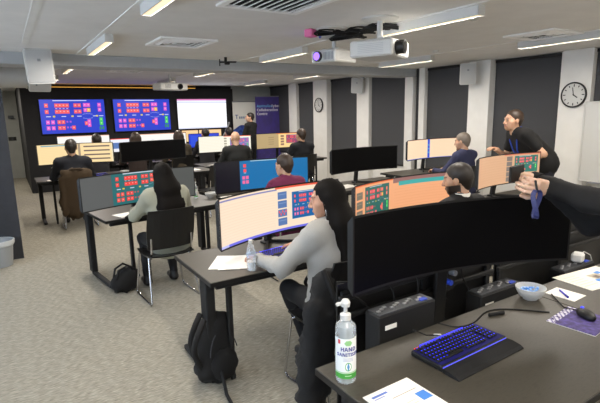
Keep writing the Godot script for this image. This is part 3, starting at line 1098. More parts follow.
	if not short:
		for i in 2:
			var cf := Mb.new()
			var b: Array = fore[i]
			var dd: Vector3 = (b[2] - b[1]).normalized()
			cf.cyl(b[2] - dd * 0.03, b[2] + dd * 0.012, 0.04 * k * ease, 0.038 * k * ease, 16)
			part(cf, "cuff", s.top, o)
	var lf := Field.new()
	var low := []
	for b in legs + [trunk[0]]:
		var c: Array = b.duplicate()
		c[3] *= 1.05
		c[4] *= 1.05
		low.append(c)
	lf.add(low, maxf(cell, 0.022), Transform3D.IDENTITY, 0.012, Vector3(8, 6, 8))
	part(lf.mesh(), "trousers", s.legs, o)
	for i in 2:
		var sf := Field.new()
		sf.add(shoes[i], 0.015)
		part(sf.mesh(), "shoe", M.shoe, o)
	# hair
	var style: String = s.get("style", "short")
	if style != "bald":
		var hair := [ball(Vector3(0, 0.04, 0.022), Vector3(0.082, 0.092, 0.101), 0.02)]
		if style == "short":
			hair.append(limb(Vector3(0, 0.0, 0.06), Vector3(0, -0.045, 0.06), 0.058, 0.045, 0.03))
			hair.append(cut(Vector3(0, -0.03, -0.115), Vector3(0.1, 0.105, 0.105), 0.014))
			hair.append(cut(Vector3(-0.085, -0.045, -0.01), Vector3(0.03, 0.055, 0.045), 0.008))
			hair.append(cut(Vector3(0.085, -0.045, -0.01), Vector3(0.03, 0.055, 0.045), 0.008))
		else:
			var len_: float = s.get("hair_length", 0.4)
			var fw: float = s.get("hair_width", 0.07)
			for sg in [-1.0, 1.0]:
				hair.append(limb(Vector3(sg * 0.02, 0.0, 0.045), Vector3(sg * 0.035, -0.15, 0.075), 0.072, fw, 0.04, 0.85))
				hair.append(limb(Vector3(sg * 0.035, -0.15, 0.075), Vector3(sg * 0.045, -len_ * 0.75, 0.095), fw, fw, 0.03, 0.6))
				hair.append(limb(Vector3(sg * 0.045, -len_ * 0.75, 0.095), Vector3(sg * 0.02, -len_, 0.1), fw, fw * 0.45, 0.03, 0.6))
			for sg in [-1.0, 1.0]:
				hair.append(limb(Vector3(sg * 0.064, 0.02, 0.02), Vector3(sg * 0.075, -0.2, 0.045), 0.028, 0.03, 0.03))
				hair.append(limb(Vector3(sg * 0.075, -0.2, 0.045), Vector3(sg * 0.08, -len_ * 0.8, 0.07), 0.03, 0.02, 0.03))
			hair.append(cut(Vector3(0, -0.045, -0.118), Vector3(0.1, 0.122, 0.11), 0.012))
		var hf := Field.new()
		hf.add(hair, 0.008 if s.get("head_cell", 0.0055) < 0.005 else 0.011, Transform3D(HB.scaled_local(Vector3.ONE * k), hc), 0.009 if style == "long" else 0.006, Vector3(55, 5, 55) if style == "long" else Vector3(60, 40, 60))
		part(hf.mesh(), "hair", s.hair, o)
	s.hc = hc
	s.neck = neck
	s.HB = HB
	s.L = L
	return o


# ---------------------------------------------------------------- the scene
func _ready() -> void:
	rng.seed = 11
	# camera, surroundings, exposure
	var cam := Camera3D.new()
	cam.name = "camera"
	cam.fov = 46.8
	cam.near = 0.05
	cam.current = true
	add_child(cam)
	cam.position = Vector3(0, 1.73, 0)
	cam.basis = Basis(Vector3.UP, deg_to_rad(-32.07)) * Basis(Vector3.RIGHT, deg_to_rad(-10.83)) * Basis(Vector3.BACK, deg_to_rad(-1.215))
	var env := Environment.new()
	env.background_mode = Environment.BG_COLOR
	env.background_color = Color8(178, 192, 210)
	env.background_energy_multiplier = 10.5
	env.ambient_light_source = Environment.AMBIENT_SOURCE_DISABLED
	env.tonemap_mode = Environment.TONE_MAPPER_LINEAR
	env.tonemap_exposure = 1.0
	env.sdfgi_enabled = true
	env.ssao_enabled = true
	env.ssil_enabled = true
	var we := WorldEnvironment.new()
	we.name = "surroundings"
	we.environment = env
	add_child(we)
	make_materials()
	room()
	ceiling_things()
	wall_things()
	front_wall()
	rows()
	near_desk()
	bags_and_chairs()
	people()


func make_materials() -> void:
	M.weave = noise_tex(0.35, [Color(0.8, 0.8, 0.8), Color.WHITE], 128, 3, 2)
	M.carpet = grained([Color8(100, 96, 85), Color8(142, 137, 124), Color8(158, 153, 139), Color8(200, 194, 179)], 0.07, Vector3(0.4, 1.0, 2.4), 0.95, 0.4, 2)
	M.plaster = grained([Color8(222, 221, 219), Color8(230, 229, 227)], 0.01, Vector3.ONE * 0.5, 0.85, 0.0, 4)
	M.paint = grained([Color8(222, 221, 217), Color8(230, 229, 225)], 0.012, Vector3.ONE * 0.6, 0.7, 0.0, 6)
	M.grey_paint = grained([Color8(168, 170, 166), Color8(178, 180, 176)], 0.012, Vector3.ONE * 0.6, 0.7, 0.0, 8)
	M.beam_paint = grained([Color8(168, 170, 172), Color8(176, 178, 180)], 0.012, Vector3.ONE * 0.6, 0.75, 0.0, 9)
	M.black_wall = grained([Color8(24, 24, 27), Color8(30, 30, 33)], 0.02, Vector3.ONE, 0.8, 0.0, 10)
	M.partition = grained([Color8(40, 43, 50), Color8(46, 49, 57)], 0.02, Vector3.ONE, 0.6, 0.0, 12)
	M.blind = grained([Color8(62, 63, 66), Color8(72, 73, 76)], 0.2, Vector3(3, 0.4, 3), 0.85, 0.1, 14)
	M.laminate = grained([Color8(58, 55, 48), Color8(71, 67, 59), Color8(64, 61, 53)], 0.03, Vector3(1.2, 1, 5.0), 0.42, 0.0, 16)
	M.black_plastic = flat(12, 12, 13, 0.5)
	M.chair_plastic = flat(15, 15, 16, 0.42)
	M.black_metal = flat(13, 13, 14, 0.7)
	M.dark_metal = flat(70, 72, 76, 0.45, 0.6)
	M.steel = flat(150, 150, 152, 0.4, 0.8)
	M.chrome = flat(205, 206, 210, 0.14, 1.0)
	M.screen_off = flat(4, 4, 6, 0.4)
	M.screen_off.metallic_specular = 0.25
	M.white_plastic = flat(200, 200, 197, 0.5)
	M.vent_white = flat(244, 244, 243, 0.6)
	M.grille = grained([Color8(172, 173, 173), Color8(190, 191, 191)], 0.4, Vector3.ONE * 4.0, 0.7, 0.0, 18)
	M.mid_grey = flat(128, 130, 134, 0.5)
	M.paper = flat(236, 233, 226, 0.8)
	M.blue_plug = flat(40, 70, 190, 0.5)
	M.rubber = flat(10, 10, 11, 0.8)
	M.bag_cloth = cloth(Color8(22, 22, 23), 0.05)
	M.shoe = flat(24, 22, 22, 0.5)
	M.skin = StandardMaterial3D.new()
	M.skin.vertex_color_use_as_albedo = true
	M.skin.roughness = 0.55
	M.skin.subsurf_scatter_enabled = true
	M.skin.subsurf_scatter_strength = 0.12
	M.hair_black = flat(16, 13, 11, 0.7)
	M.hair_black.metallic_specular = 0.25
	M.hair_brown = flat(52, 38, 28, 0.5)
	M.hair_dark = flat(34, 27, 22, 0.5)
	M.hair_grey = flat(120, 110, 100, 0.55)
	M.clear = StandardMaterial3D.new()
	M.clear.albedo_color = Color(0.92, 0.96, 1.0, 0.12)
	M.clear.transparency = BaseMaterial3D.TRANSPARENCY_ALPHA
	M.clear.roughness = 0.08
	M.clear_blue = M.clear.duplicate()
	M.clear_blue.albedo_color = Color(0.6, 0.78, 0.95, 0.3)
	M.gel = StandardMaterial3D.new()
	M.gel.albedo_color = Color(0.92, 0.96, 0.98, 0.28)
	M.gel.transparency = BaseMaterial3D.TRANSPARENCY_ALPHA
	M.gel.roughness = 0.1
	M.diffuser = glow(255, 232, 190, 1.0)
	M.led_strip = glow(255, 188, 84, 1.0)


const LIGHT_X := [0.95, 3.15, 5.33]
const LIGHT_Z := [-11.0, -8.6, -5.95, -3.5, -1.05, 1.4]   # far end of each fixture; each is 1.1 long
const CEIL := 2.5


func slab(x0: float, x1: float, y0: float, y1: float, z0: float, z1: float, bev := 0.0) -> Mb:
	return bx(Vector3((x0 + x1) / 2, (y0 + y1) / 2, (z0 + z1) / 2), Vector3(absf(x1 - x0), absf(y1 - y0), absf(z1 - z0)), bev)


func room() -> void:
	structure(slab(-2.7, 7.1, -0.1, 0.0, 4.2, -16.2), "floor", M.carpet)
	structure(slab(-2.7, 7.1, CEIL, CEIL + 0.1, 4.2, -16.2), "ceiling", M.plaster)
	structure(slab(6.9, 7.1, 0.0, CEIL, 4.2, -12.8), "wall_right", M.paint)
	# the wall at the left, outside the view, has a band of windows
	structure(slab(-2.7, -2.5, 0.0, 0.8, 4.2, -6.74), "wall_left", M.paint)
	structure(slab(-2.7, -2.5, 2.4, CEIL, 4.2, -6.74), "wall_left_top", M.paint)
	for k in 5:
		structure(slab(-2.7, -2.5, 0.8, 2.4, 4.2 - k * 2.685, 4.0 - k * 2.685), "wall_left_pier", M.paint)
	for k in 4:
		var wn := structure(slab(-2.61, -2.6, 0.8, 2.4, 4.0 - k * 2.685, 1.515 - k * 2.685), "window_%d" % (k + 1), M.clear)
		var wf := Mb.new()
		for e in 3:
			wf.box(Vector3(-2.6, 1.6, 3.97 - k * 2.685 - e * 1.2125), Vector3(0.06, 1.6, 0.05), 0.005)
		for e in [0.825, 2.375]:
			wf.box(Vector3(-2.6, e, 2.757 - k * 2.685), Vector3(0.06, 0.05, 2.48), 0.005)
		part(wf, "window_frame", M.mid_grey, wn)
	structure(slab(-2.5, 6.9, 0.0, CEIL, 4.0, 4.2), "wall_back", M.paint)
	structure(slab(0.5, 5.6, 0.0, CEIL - 0.08, -12.4, -12.6), "wall_front", M.black_wall)
	structure(slab(0.5, 5.6, CEIL - 0.08, CEIL, -12.5, -12.6), "trim_cove", M.black_wall)
	structure(slab(5.6, 6.9, 0.0, CEIL, -12.55, -12.75), "wall_front_recess", M.grey_paint)
	structure(slab(-2.5, 0.04, 0.0, 2.08, -6.64, -6.74), "wall_partition", M.partition)
	structure(slab(0.42, 0.5, 0.0, CEIL, -12.4, -16.0), "wall_passage_right", M.black_wall)
	structure(slab(-0.9, -0.8, 0.0, CEIL, -6.74, -16.0), "wall_passage_left", M.grey_paint)
	structure(slab(-0.9, 0.5, 0.0, CEIL, -16.0, -16.2), "wall_passage_end", M.grey_paint)
	structure(slab(-2.5, 6.9, 2.36, CEIL, -6.6, -7.05, 0.004), "trim_ceiling_beam", M.beam_paint)
	for x in LIGHT_X:
		structure(slab(x - 0.07, x + 0.07, CEIL - 0.006, CEIL, 4.0, -6.6), "trim_light_track", M.paint)
		structure(slab(x - 0.07, x + 0.07, CEIL - 0.006, CEIL, -7.05, -12.0), "trim_light_track", M.paint)
	structure(slab(0.27, 0.33, CEIL - 0.004, CEIL, -2.0, -5.9), "trim_ceiling_joint", M.paint)
	var d := Mb.new()
	d.cyl(Vector3(-0.8, 2.28, -7.6), Vector3(0.34, 2.28, -7.6), 0.14, 0.14, 24)
	d.cyl(Vector3(0.34, 2.28, -7.6), Vector3(0.36, 2.28, -7.6), 0.15, 0.15, 24)
	structure(d, "trim_air_duct", M.white_plastic)
	# small fittings on the wall at the end of the passage
	var s := thing("door_closer", "small dark bracket high on the grey passage wall", "bracket", Vector3(0.24, 1.7, -16.0))
	part(bx(Vector3(0, 0.07, 0.03), Vector3(0.14, 0.09, 0.06), 0.01), "case", M.dark_metal, s)
	part(bx(Vector3(0.05, 0.02, 0.04), Vector3(0.12, 0.02, 0.02), 0.004), "arm", M.dark_metal, s)
	var p := thing("wall_plate", "black switch plate on the grey passage wall below the bracket", "switch", Vector3(0.21, 1.1, -16.0))
	part(bx(Vector3(0, 0.05, 0.006), Vector3(0.2, 0.11, 0.012), 0.003), "plate", M.black_plastic, p)
	part(bx(Vector3(0, 0.05, 0.014), Vector3(0.05, 0.06, 0.006), 0.002), "rocker", M.dark_metal, p)


func ceiling_things() -> void:
	var names := ["near the left side", "along the middle", "near the windows"]
	var rows_ := ["far behind the beam by the wall screens", "just behind the ceiling beam", "just before the ceiling beam", "second from the ceiling beam", "above the nearest desks", "behind the viewer"]
	for j in LIGHT_Z.size():
		for i in 3:
			var o := thing("linear_light", "white linear ceiling light %s, %s" % [rows_[j], names[i]], "light", Vector3(LIGHT_X[i], CEIL, LIGHT_Z[j] + 0.55), 0.0, "linear ceiling lights")
			var b := Mb.new()
			b.box(Vector3(-0.034, -0.04, 0), Vector3(0.012, 0.08, 1.1), 0.002)
			b.box(Vector3(0.034, -0.04, 0), Vector3(0.012, 0.08, 1.1), 0.002)
			b.box(Vector3(0, -0.02, 0), Vector3(0.06, 0.03, 1.1), 0.002)
			for e in [-0.548, 0.548]:
				b.box(Vector3(0, -0.04, e), Vector3(0.08, 0.08, 0.012), 0.002)
			var hs := part(b, "housing", M.white_plastic, o)
			part(bx(Vector3(0, -0.07, 0), Vector3(0.056, 0.014, 1.084), 0.003), "diffuser", M.diffuser, hs)
			area_light(Vector3(0, -0.0785, 0), 0.056, 1.08, Vector3.DOWN, Color8(255, 246, 234), 3.2, o)
	LED_cove()
	var psl := thing("passage_light", "white ceiling light in the passage left of the screen wall", "light", Vector3(-0.25, CEIL, -13.6))
	part(bx(Vector3(0, -0.03, 0), Vector3(0.3, 0.06, 1.2), 0.006), "housing", M.white_plastic, psl)
	part(bx(Vector3(0, -0.062, 0), Vector3(0.26, 0.006, 1.16), 0.001), "diffuser", M.diffuser, psl)
	area_light(Vector3(0, -0.067, 0), 0.26, 1.16, Vector3.DOWN, Color8(255, 246, 232), 3.0, psl)
	# diffusers and grilles
	for g in [[1.73, -5.1, 0.56, "square air diffuser in the ceiling before the beam", 0], [1.72, -2.95, 0.62, "large louvred air grille at the top of the view", 1], [5.0, -3.02, 0.52, "air diffuser with a dark opening near the clock wall", 2], [1.9, -8.6, 0.5, "air diffuser behind the ceiling beam", 0]]:
		var o := thing("air_vent", g[3], "vent", Vector3(g[0], CEIL, g[1]), 0.0, "ceiling air vents")
		var h: float = g[2] / 2
		part(bx(Vector3(0, -0.002, 0), Vector3(g[2] - 0.04, 0.003, g[2] - 0.04)), "opening", M.grille if g[4] != 1 else M.rubber, o)
		var fr := Mb.new()
		for s in [-1.0, 1.0]:
			fr.box(Vector3(s * h, -0.01, 0), Vector3(0.05, 0.02, g[2] + 0.05), 0.004)
			fr.box(Vector3(0, -0.01, s * h), Vector3(g[2] - 0.05, 0.02, 0.05), 0.004)
		part(fr, "frame", M.vent_white, o)
		if g[4] == 1:
			for k in 9:
				var m := Mb.new()
				m.box(Vector3(-h + 0.07 + k * (g[2] - 0.14) / 8.0, -0.012, 0), Vector3(0.04, 0.004, g[2] - 0.06), 0.0, Basis(Vector3.BACK, 0.6))
				part(m, "slat", M.vent_white, o)
		else:
			for k in 3:
				var m := Mb.new()
				var q := h * (0.75 - 0.24 * k)
				for s in [-1.0, 1.0]:
					m.box(Vector3(s * q, -0.009, 0), Vector3(0.045, 0.004, q * 2), 0.0, Basis(Vector3.BACK, 0.5 * s))
					m.box(Vector3(0, -0.009, s * q), Vector3(q * 2, 0.004, 0.045), 0.0, Basis(Vector3.RIGHT, -0.5 * s))
				part(m, "vane", M.vent_white, o)
			if g[4] == 2:
				part(bx(Vector3(0.12, -0.014, -0.1), Vector3(0.2, 0.004, 0.2), 0.001), "damper", M.rubber, o)
	# projectors
	projector(Vector3(3.03, 2.29, -4.1), -1.28, "white projector with a glowing violet lens under the ceiling", true, Vector3(0.31, 0.125, 0.38), -0.2)
	projector(Vector3(2.82, 2.24, -3.16), 0.448, "large white projector with a dark lens in front of the smaller one", false, Vector3(0.4, 0.135, 0.38), -0.22, 0.07)
	projector(Vector3(2.85, 2.27, -9.2), 0.25, "white projector hanging behind the beam before the wall screens", false, Vector3(0.6, 0.13, 0.3))
	# pink junction box and loose cables on the ceiling
	var pk := thing("junction_box", "pink box with blue cable stuck under the ceiling", "box", Vector3(2.58, CEIL, -3.86), 0.35)
	part(bx(Vector3(0, -0.035, 0), Vector3(0.1, 0.07, 0.09), 0.008), "case", flat(222, 112, 158, 0.6), pk)
	var pc := Mb.new()
	pc.tube([Vector3(0.03, -0.01, 0.03), Vector3(0.08, -0.03, 0.05), Vector3(0.12, -0.06, 0.02), Vector3(0.17, -0.03, 0.0), Vector3(0.22, -0.012, 0.06)], 0.012, 6)
	part(pc, "cable", flat(70, 84, 190, 0.5), pk)
	for k in 3:
		var pl := thing("ceiling_plate", ["white oval mounting plate above the small projector", "white oval mounting plate beside the pink box", "white oval mounting plate above the large projector"][k], "plate", [Vector3(3.03, CEIL, -4.1), Vector3(2.74, CEIL, -3.74), Vector3(2.82, CEIL, -3.16)][k], 0.4, "projector mounting plates")
		var m := Mb.new()
		m.lathe([Vector2(0.16, 0.0), Vector2(0.15, -0.012), Vector2(0.06, -0.022), Vector2(0.001, -0.022)], Vector3.ZERO, 24)
		part(m, "plate", M.white_plastic, pl)
	for k in 4:
		var c := thing("ceiling_cable", ["black cable coil on the ceiling behind the pink box", "black cables on the ceiling between the two projectors", "loose black cable over the large projector", "black cable hanging beside the small projector"][k], "cable", Vector3([2.72, 2.95, 3.0, 3.05][k], CEIL, [-3.75, -3.6, -3.35, -3.9][k]), 0.0, "loose ceiling cables")
		for q in 3:
			var m := Mb.new()
			var pts := []
			for i in 11:
				var a := i * 0.62 + k + q * 1.7
				pts.append(Vector3(cos(a) * (0.1 + 0.02 * q), -0.012 - 0.016 * q - 0.01 * sin(a * 2.0), sin(a * 1.1) * (0.09 + 0.015 * k)))
			m.tube(pts, 0.009, 6)
			part(m, "loop", M.rubber, c)
	# bracket, sensors
	var br := thing("ceiling_bracket", "black bracket hanging from the ceiling in front of the beam", "bracket", Vector3(2.72, CEIL, -6.2))
	var bm := Mb.new()
	bm.cyl(Vector3(0, 0, 0), Vector3(0, -0.06, 0), 0.02, 0.02, 10)
	bm.beam(Vector3(-0.09, -0.07, 0), Vector3(0.15, -0.06, 0.02), 0.02, 0.02, 0.004)
	bm.cyl(Vector3(-0.09, -0.03, 0), Vector3(-0.09, -0.12, 0), 0.008, 0.008, 8)
	part(bm, "arm", M.black_metal, br)
	part(bx(Vector3(0.02, -0.085, 0), Vector3(0.07, 0.025, 0.04), 0.006), "clamp", M.black_metal, br)
	for p in [[Vector3(3.55, CEIL, -2.78), "small white ceiling sensor beside the long middle light"], [Vector3(5.0, CEIL, -4.5), "small white ceiling sensor before the white linear light near the windows"]]:
		var o := thing("ceiling_sensor", p[1], "sensor", p[0], 0.0, "ceiling sensors")
		var m := Mb.new()
		m.lathe([Vector2(0.045, 0.0), Vector2(0.042, -0.012), Vector2(0.02, -0.024), Vector2(0.001, -0.026)], Vector3.ZERO, 20)
		part(m, "dome", M.white_plastic, o)
	# loudspeakers
	wall_speaker(Vector3(0.44, 2.31, -6.25), Basis(Vector3.UP, 0.05) * Basis(Vector3.RIGHT, 0.1) * Basis(Vector3.BACK, 0.05), 1.14, "white loudspeaker fixed to the ceiling beam at the left", Vector3(0.0, 0.14, -0.32))
	wall_speaker(Vector3(0.5, 2.18, -7.4), Basis(Vector3.UP, 0.2) * Basis(Vector3.RIGHT, 0.5) * Basis(Vector3.BACK, 1.57), 0.8, "white box loudspeaker behind the beam at the left", Vector3(0.0, 0.36, -0.1))
	wall_speaker(Vector3(6.5, 2.29, -5.15), Basis(Vector3.UP, -0.85) * Basis(Vector3.RIGHT, 0.12), 1.0, "white loudspeaker on the wall above the man in blue", Vector3(0.17, 0.14, -0.04))
	wall_speaker(Vector3(6.6, 2.28, -8.1), Basis(Vector3.UP, -0.95) * Basis(Vector3.RIGHT, 0.3) * Basis(Vector3.BACK, -0.12), 1.0, "white tilted loudspeaker on the wall beside the white pillar", Vector3(0.12, 0.14, 0.04))


func LED_cove() -> void:
	var o := thing("led_strip", "warm glowing light strip along the top of the screen wall", "light strip", Vector3(2.75, 2.42, -12.45))
	part(bx(Vector3(0, 0.006, 0.03), Vector3(3.55, 0.012, 0.02), 0.002), "tube", M.led_strip, o)
	area_light(Vector3(0, 0.016, 0.03), 3.5, 0.02, Vector3.UP, Color8(255, 190, 100), 0.08, o)


func projector(at: Vector3, turn: float, label: String, lit: bool, s: Vector3, side := 0.2, long := 0.03) -> void:   # its lens looks towards local +z
	var o := thing("projector", label, "projector", at, turn, "ceiling projectors")
	part(bx(Vector3.ZERO, s, 0.014), "case", M.white_plastic, o)
	var lp := Vector3(s.x * side, 0.0, s.z / 2)
	var l := Mb.new()
	l.cyl(lp - Vector3(0, 0, 0.02), lp + Vector3(0, 0, long), s.y * 0.43, s.y * 0.4, 20)
	var ring := part(l, "lens_ring", M.black_plastic, o)
	var q := Mb.new()
	q.cyl(lp + Vector3(0, 0, long - 0.002), lp + Vector3(0, 0, long + 0.004), s.y * 0.33, s.y * 0.31, 20)
	part(q, "lens", glow(150, 110, 235, 1.6) if lit else M.screen_off, ring)
	if lit:
		area_light(lp + Vector3(0, 0, 0.04), s.y * 0.5, s.y * 0.5, Vector3.BACK, Color8(170, 140, 250), 0.015, o)
	var v := Mb.new()
	for k in 7:
		v.box(Vector3(s.x * (0.05 if side < 0 else -0.32) + k * 0.018, 0, s.z / 2 + 0.001), Vector3(0.008, s.y * 0.6, 0.002))
	part(v, "vent_slots", M.mid_grey, o)
	var w := Mb.new()
	for k in 6:
		w.box(Vector3((-1.0 if long > 0.05 else 1.0) * (s.x / 2 + 0.001), -s.y * 0.25 + k * s.y * 0.1, 0), Vector3(0.002, s.y * 0.04, s.z * 0.6))
	part(w, "side_slots", M.grille, o)
	var m := Mb.new()
	m.cyl(Vector3(0, s.y / 2, 0), Vector3(0, CEIL - at.y, 0), 0.024, 0.024, 12)
	m.box(Vector3(0, s.y / 2 + 0.012, 0), Vector3(0.2, 0.014, 0.16), 0.003)
	for k in [-1.0, 1.0]:
		m.box(Vector3(k * 0.09, s.y / 2 + 0.02, 0.06), Vector3(0.02, 0.02, 0.02))
	part(m, "mount", M.white_plastic, o)


func wall_things() -> void:
	# pillars and dark roller blinds along the right wall, from the far corner to the near end: [z far, z near]
	var pil := [[-11.3, -10.9, 0.12], [-10.0, -9.42, 0.18], [-8.34, -7.93, 0.12], [-6.85, -6.64, 0.12], [-6.48, -6.34, 0.12], [-5.3, -4.9, 0.18], [-3.79, -3.36, 0.12]]
	for p in pil:
		structure(slab(6.9 - p[2], 6.9, 0.0, CEIL, p[0], p[1], 0.004), "wall_pillar", M.paint)
	var gaps := [[-12.5, -11.3, "farthest blind, in the corner beside the purple banner"], [-10.9, -10.0, "narrow blind between the two pillars left of the far clock"], [-9.42, -8.34, "blind right of the far clock, behind a loudspeaker"], [-7.93, -6.85, "blind above the black monitor that is switched off"], [-6.34, -5.3, "blind left of the loudspeaker above the man in blue"], [-4.9, -3.79, "blind behind the leaning man"], [-3.36, -1.6, "blind right of the near clock above the whiteboard"]]
	for g in gaps:
		var o := thing("roller_blind", "dark grey " + g[2], "blind", Vector3(6.9, 0, (g[0] + g[1]) / 2), 0.0, "dark roller blinds")
		var w: float = g[1] - g[0] - 0.01
		var lowest := 0.62 if g[1] < -3.5 else 1.78
		part(bx(Vector3(-0.03, (2.44 + lowest) / 2, 0), Vector3(0.012, 2.44 - lowest, w)), "fabric", M.blind, o)
		part(bx(Vector3(-0.03, 2.465, 0), Vector3(0.06, 0.05, w), 0.006), "head_rail", M.black_plastic, o)
		part(bx(Vector3(-0.03, lowest - 0.008, 0), Vector3(0.022, 0.03, w - 0.01), 0.005), "bottom_bar", M.black_plastic, o)
	var pp := thing("wall_pipe", "black vertical pipe between two narrow white pillars", "pipe", Vector3(6.86, 0, -6.56))
	var m := Mb.new()
	m.cyl(Vector3(0, 0, 0), Vector3(0, CEIL, 0), 0.045, 0.045, 14)
	part(m, "pipe", M.black_plastic, pp)
	clock(Vector3(6.775, 1.89, -3.57), "round white clock with black rim on the near wall")
	clock(Vector3(6.715, 1.9, -9.72), "round white clock on the far pillar")
	var wb := thing("whiteboard", "white board with rounded corners on the wall at the right edge", "whiteboard", Vector3(6.75, 0.72, -2.64))
	part(bx(Vector3(0, 0.53, 0), Vector3(0.02, 1.06, 1.5), 0.008), "panel", M.white_plastic, wb)
	var f := Mb.new()
	for s in [-1.0, 1.0]:
		f.box(Vector3(-0.004, 0.53, s * 0.755), Vector3(0.03, 1.08, 0.02), 0.006)
		f.box(Vector3(-0.004, 0.53 + s * 0.535, 0), Vector3(0.03, 0.02, 1.52), 0.006)
	part(f, "frame", M.white_plastic, wb)
	part(bx(Vector3(-0.05, -0.01, 0), Vector3(0.08, 0.015, 1.2), 0.004), "tray", M.mid_grey, wb)
	for s in [-0.6, 0.6]:
		part(bx(Vector3(0.047, 0.5, s), Vector3(0.07, 0.1, 0.06), 0.004), "spacer", M.mid_grey, wb)
	var bn := thing("waste_bin", "translucent grey waste bin beside the dark partition", "bin", Vector3(-0.2, 0, -6.44))
	var b := Mb.new()
	b.lathe([Vector2(0.001, 0.004), Vector2(0.12, 0.004), Vector2(0.15, 0.3), Vector2(0.158, 0.3), Vector2(0.158, 0.31), Vector2(0.146, 0.31), Vector2(0.116, 0.012), Vector2(0.001, 0.012)], Vector3.ZERO, 28)
	part(b, "tub", flat(150, 154, 156, 0.4), bn)
	var l := Mb.new()
	l.lathe([Vector2(0.152, 0.25), Vector2(0.163, 0.27), Vector2(0.166, 0.315), Vector2(0.158, 0.318)], Vector3.ZERO, 28)
	part(l, "liner", flat(200, 204, 206, 0.3), bn)
	# something held up over the far end of the room: two roll-up banners and the presenter's lectern
	banner(Vector3(6.52, 0, -12.05), 0.74, 2.2, "tall purple roll-up banner with white and blue lettering", true)
	banner(Vector3(5.86, 0, -12.2), 0.74, 2.06, "white roll-up banner with a blue starry lower half", false)
	var lc := thing("lectern", "dark lectern with a pale angled arm before the white banner", "lectern", Vector3(5.1, 0, -11.9))
	part(bx(Vector3(0, 0.5, 0), Vector3(0.5, 1.0, 0.4), 0.01), "stand", M.black_metal, lc)
	var t := Mb.new()
	t.box(Vector3(0, 1.06, 0), Vector3(0.56, 0.03, 0.46), 0.006, Basis(Vector3.RIGHT, -0.15))
	part(t, "sloped_top", M.black_plastic, lc)
	var ar := Mb.new()
	ar.beam(Vector3(-0.1, 1.08, 0.0), Vector3(0.06, 1.36, 0.05), 0.03, 0.03, 0.004)
	ar.beam(Vector3(0.06, 1.36, 0.05), Vector3(0.12, 1.52, 0.05), 0.03, 0.03, 0.004)
	part(ar, "arm", M.mid_grey, lc)


func banner(at: Vector3, w: float, h: float, label: String, purple: bool) -> void:
	var o := thing("roll_up_banner", label, "banner", at, -0.15 if purple else 0.0)
	var i := print_img(128, 320, Color8(58, 46, 140))
	var nz := FastNoiseLite.new()
	nz.seed = 5
	nz.frequency = 0.02
	for y in 320:
		for x in 128:
			if purple:
				var q := nz.get_noise_2d(x * 1.4, y) * 0.5 + 0.5
				i.set_pixel(x, y, Color8(62, 52, 112).lerp(Color8(70, 56, 148), q))
			else:
				var edge := 118.0 + 14.0 * sin(x * 0.045 + 2.6)
				if y < edge:
					i.set_pixel(x, y, Color8(214, 214, 210))
				else:
					i.set_pixel(x, y, Color8(52, 92, 176).lerp(Color8(28, 44, 120), clampf(nz.get_noise_2d(x * 2.0, y * 2.0) + 0.5, 0.0, 1.0)))
	for k in 46:
		var q := Vector2i(rng.randi_range(4, 122), rng.randi_range(150, 310))
		i.fill_rect(Rect2i(q, Vector2i(2, 2)), Color8(120, 150, 230) if not purple else Color8(100, 84, 200))
	if not purple:
		i.fill_rect(Rect2i(18, 60, 4, 16), Color8(60, 80, 140))
		i.fill_rect(Rect2i(12, 58, 16, 3), Color8(60, 80, 140))
		for k in 4:
			i.fill_rect(Rect2i(32 + k * 11, 66, 8, 10), Color8(112, 124, 150))
		i.fill_rect(Rect2i(88, 62, 26, 5), Color8(206, 140, 90))
		i.fill_rect(Rect2i(88, 70, 20, 4), Color8(190, 150, 120))
	var s := Mb.new()
	s.quad(Vector3(-w / 2, 0.08, 0), Vector3(w / 2, 0.08, 0), Vector3(w / 2, h, 0), Vector3(-w / 2, h, 0), Vector3.BACK)
	s.quad(Vector3(-w / 2, 0.08, -0.004), Vector3(w / 2, 0.08, -0.004), Vector3(w / 2, h, -0.004), Vector3(-w / 2, h, -0.004), Vector3.FORWARD)
	var sheet := part(s, "printed_sheet", print_mat(i), o)
	part(bx(Vector3(0, h, -0.002), Vector3(w + 0.01, 0.03, 0.02), 0.006), "top_rail", M.mid_grey, o)
	part(bx(Vector3(0, 0.045, -0.02), Vector3(w + 0.04, 0.09, 0.16), 0.02), "base", M.mid_grey, o)
	var po := Mb.new()
	po.cyl(Vector3(0, 0.08, -0.03), Vector3(0, h, -0.012), 0.01, 0.01, 8)
	part(po, "pole", M.dark_metal, o)
	if purple:
		var white := flat(228, 226, 238, 0.7)
		for k in 4:
			var t: TextMesh = text(["Australian", "Cyber", "Collaboration", "Centre"][k], 0.07, true)
			t.horizontal_alignment = HORIZONTAL_ALIGNMENT_LEFT
			var m := part(t, "lettering", flat(110, 176, 232, 0.7) if k == 0 else white, sheet)
			m.position = Vector3([-0.33, 0.1, -0.33, -0.33][k], [1.93, 1.93, 1.82, 1.71][k], 0.003)


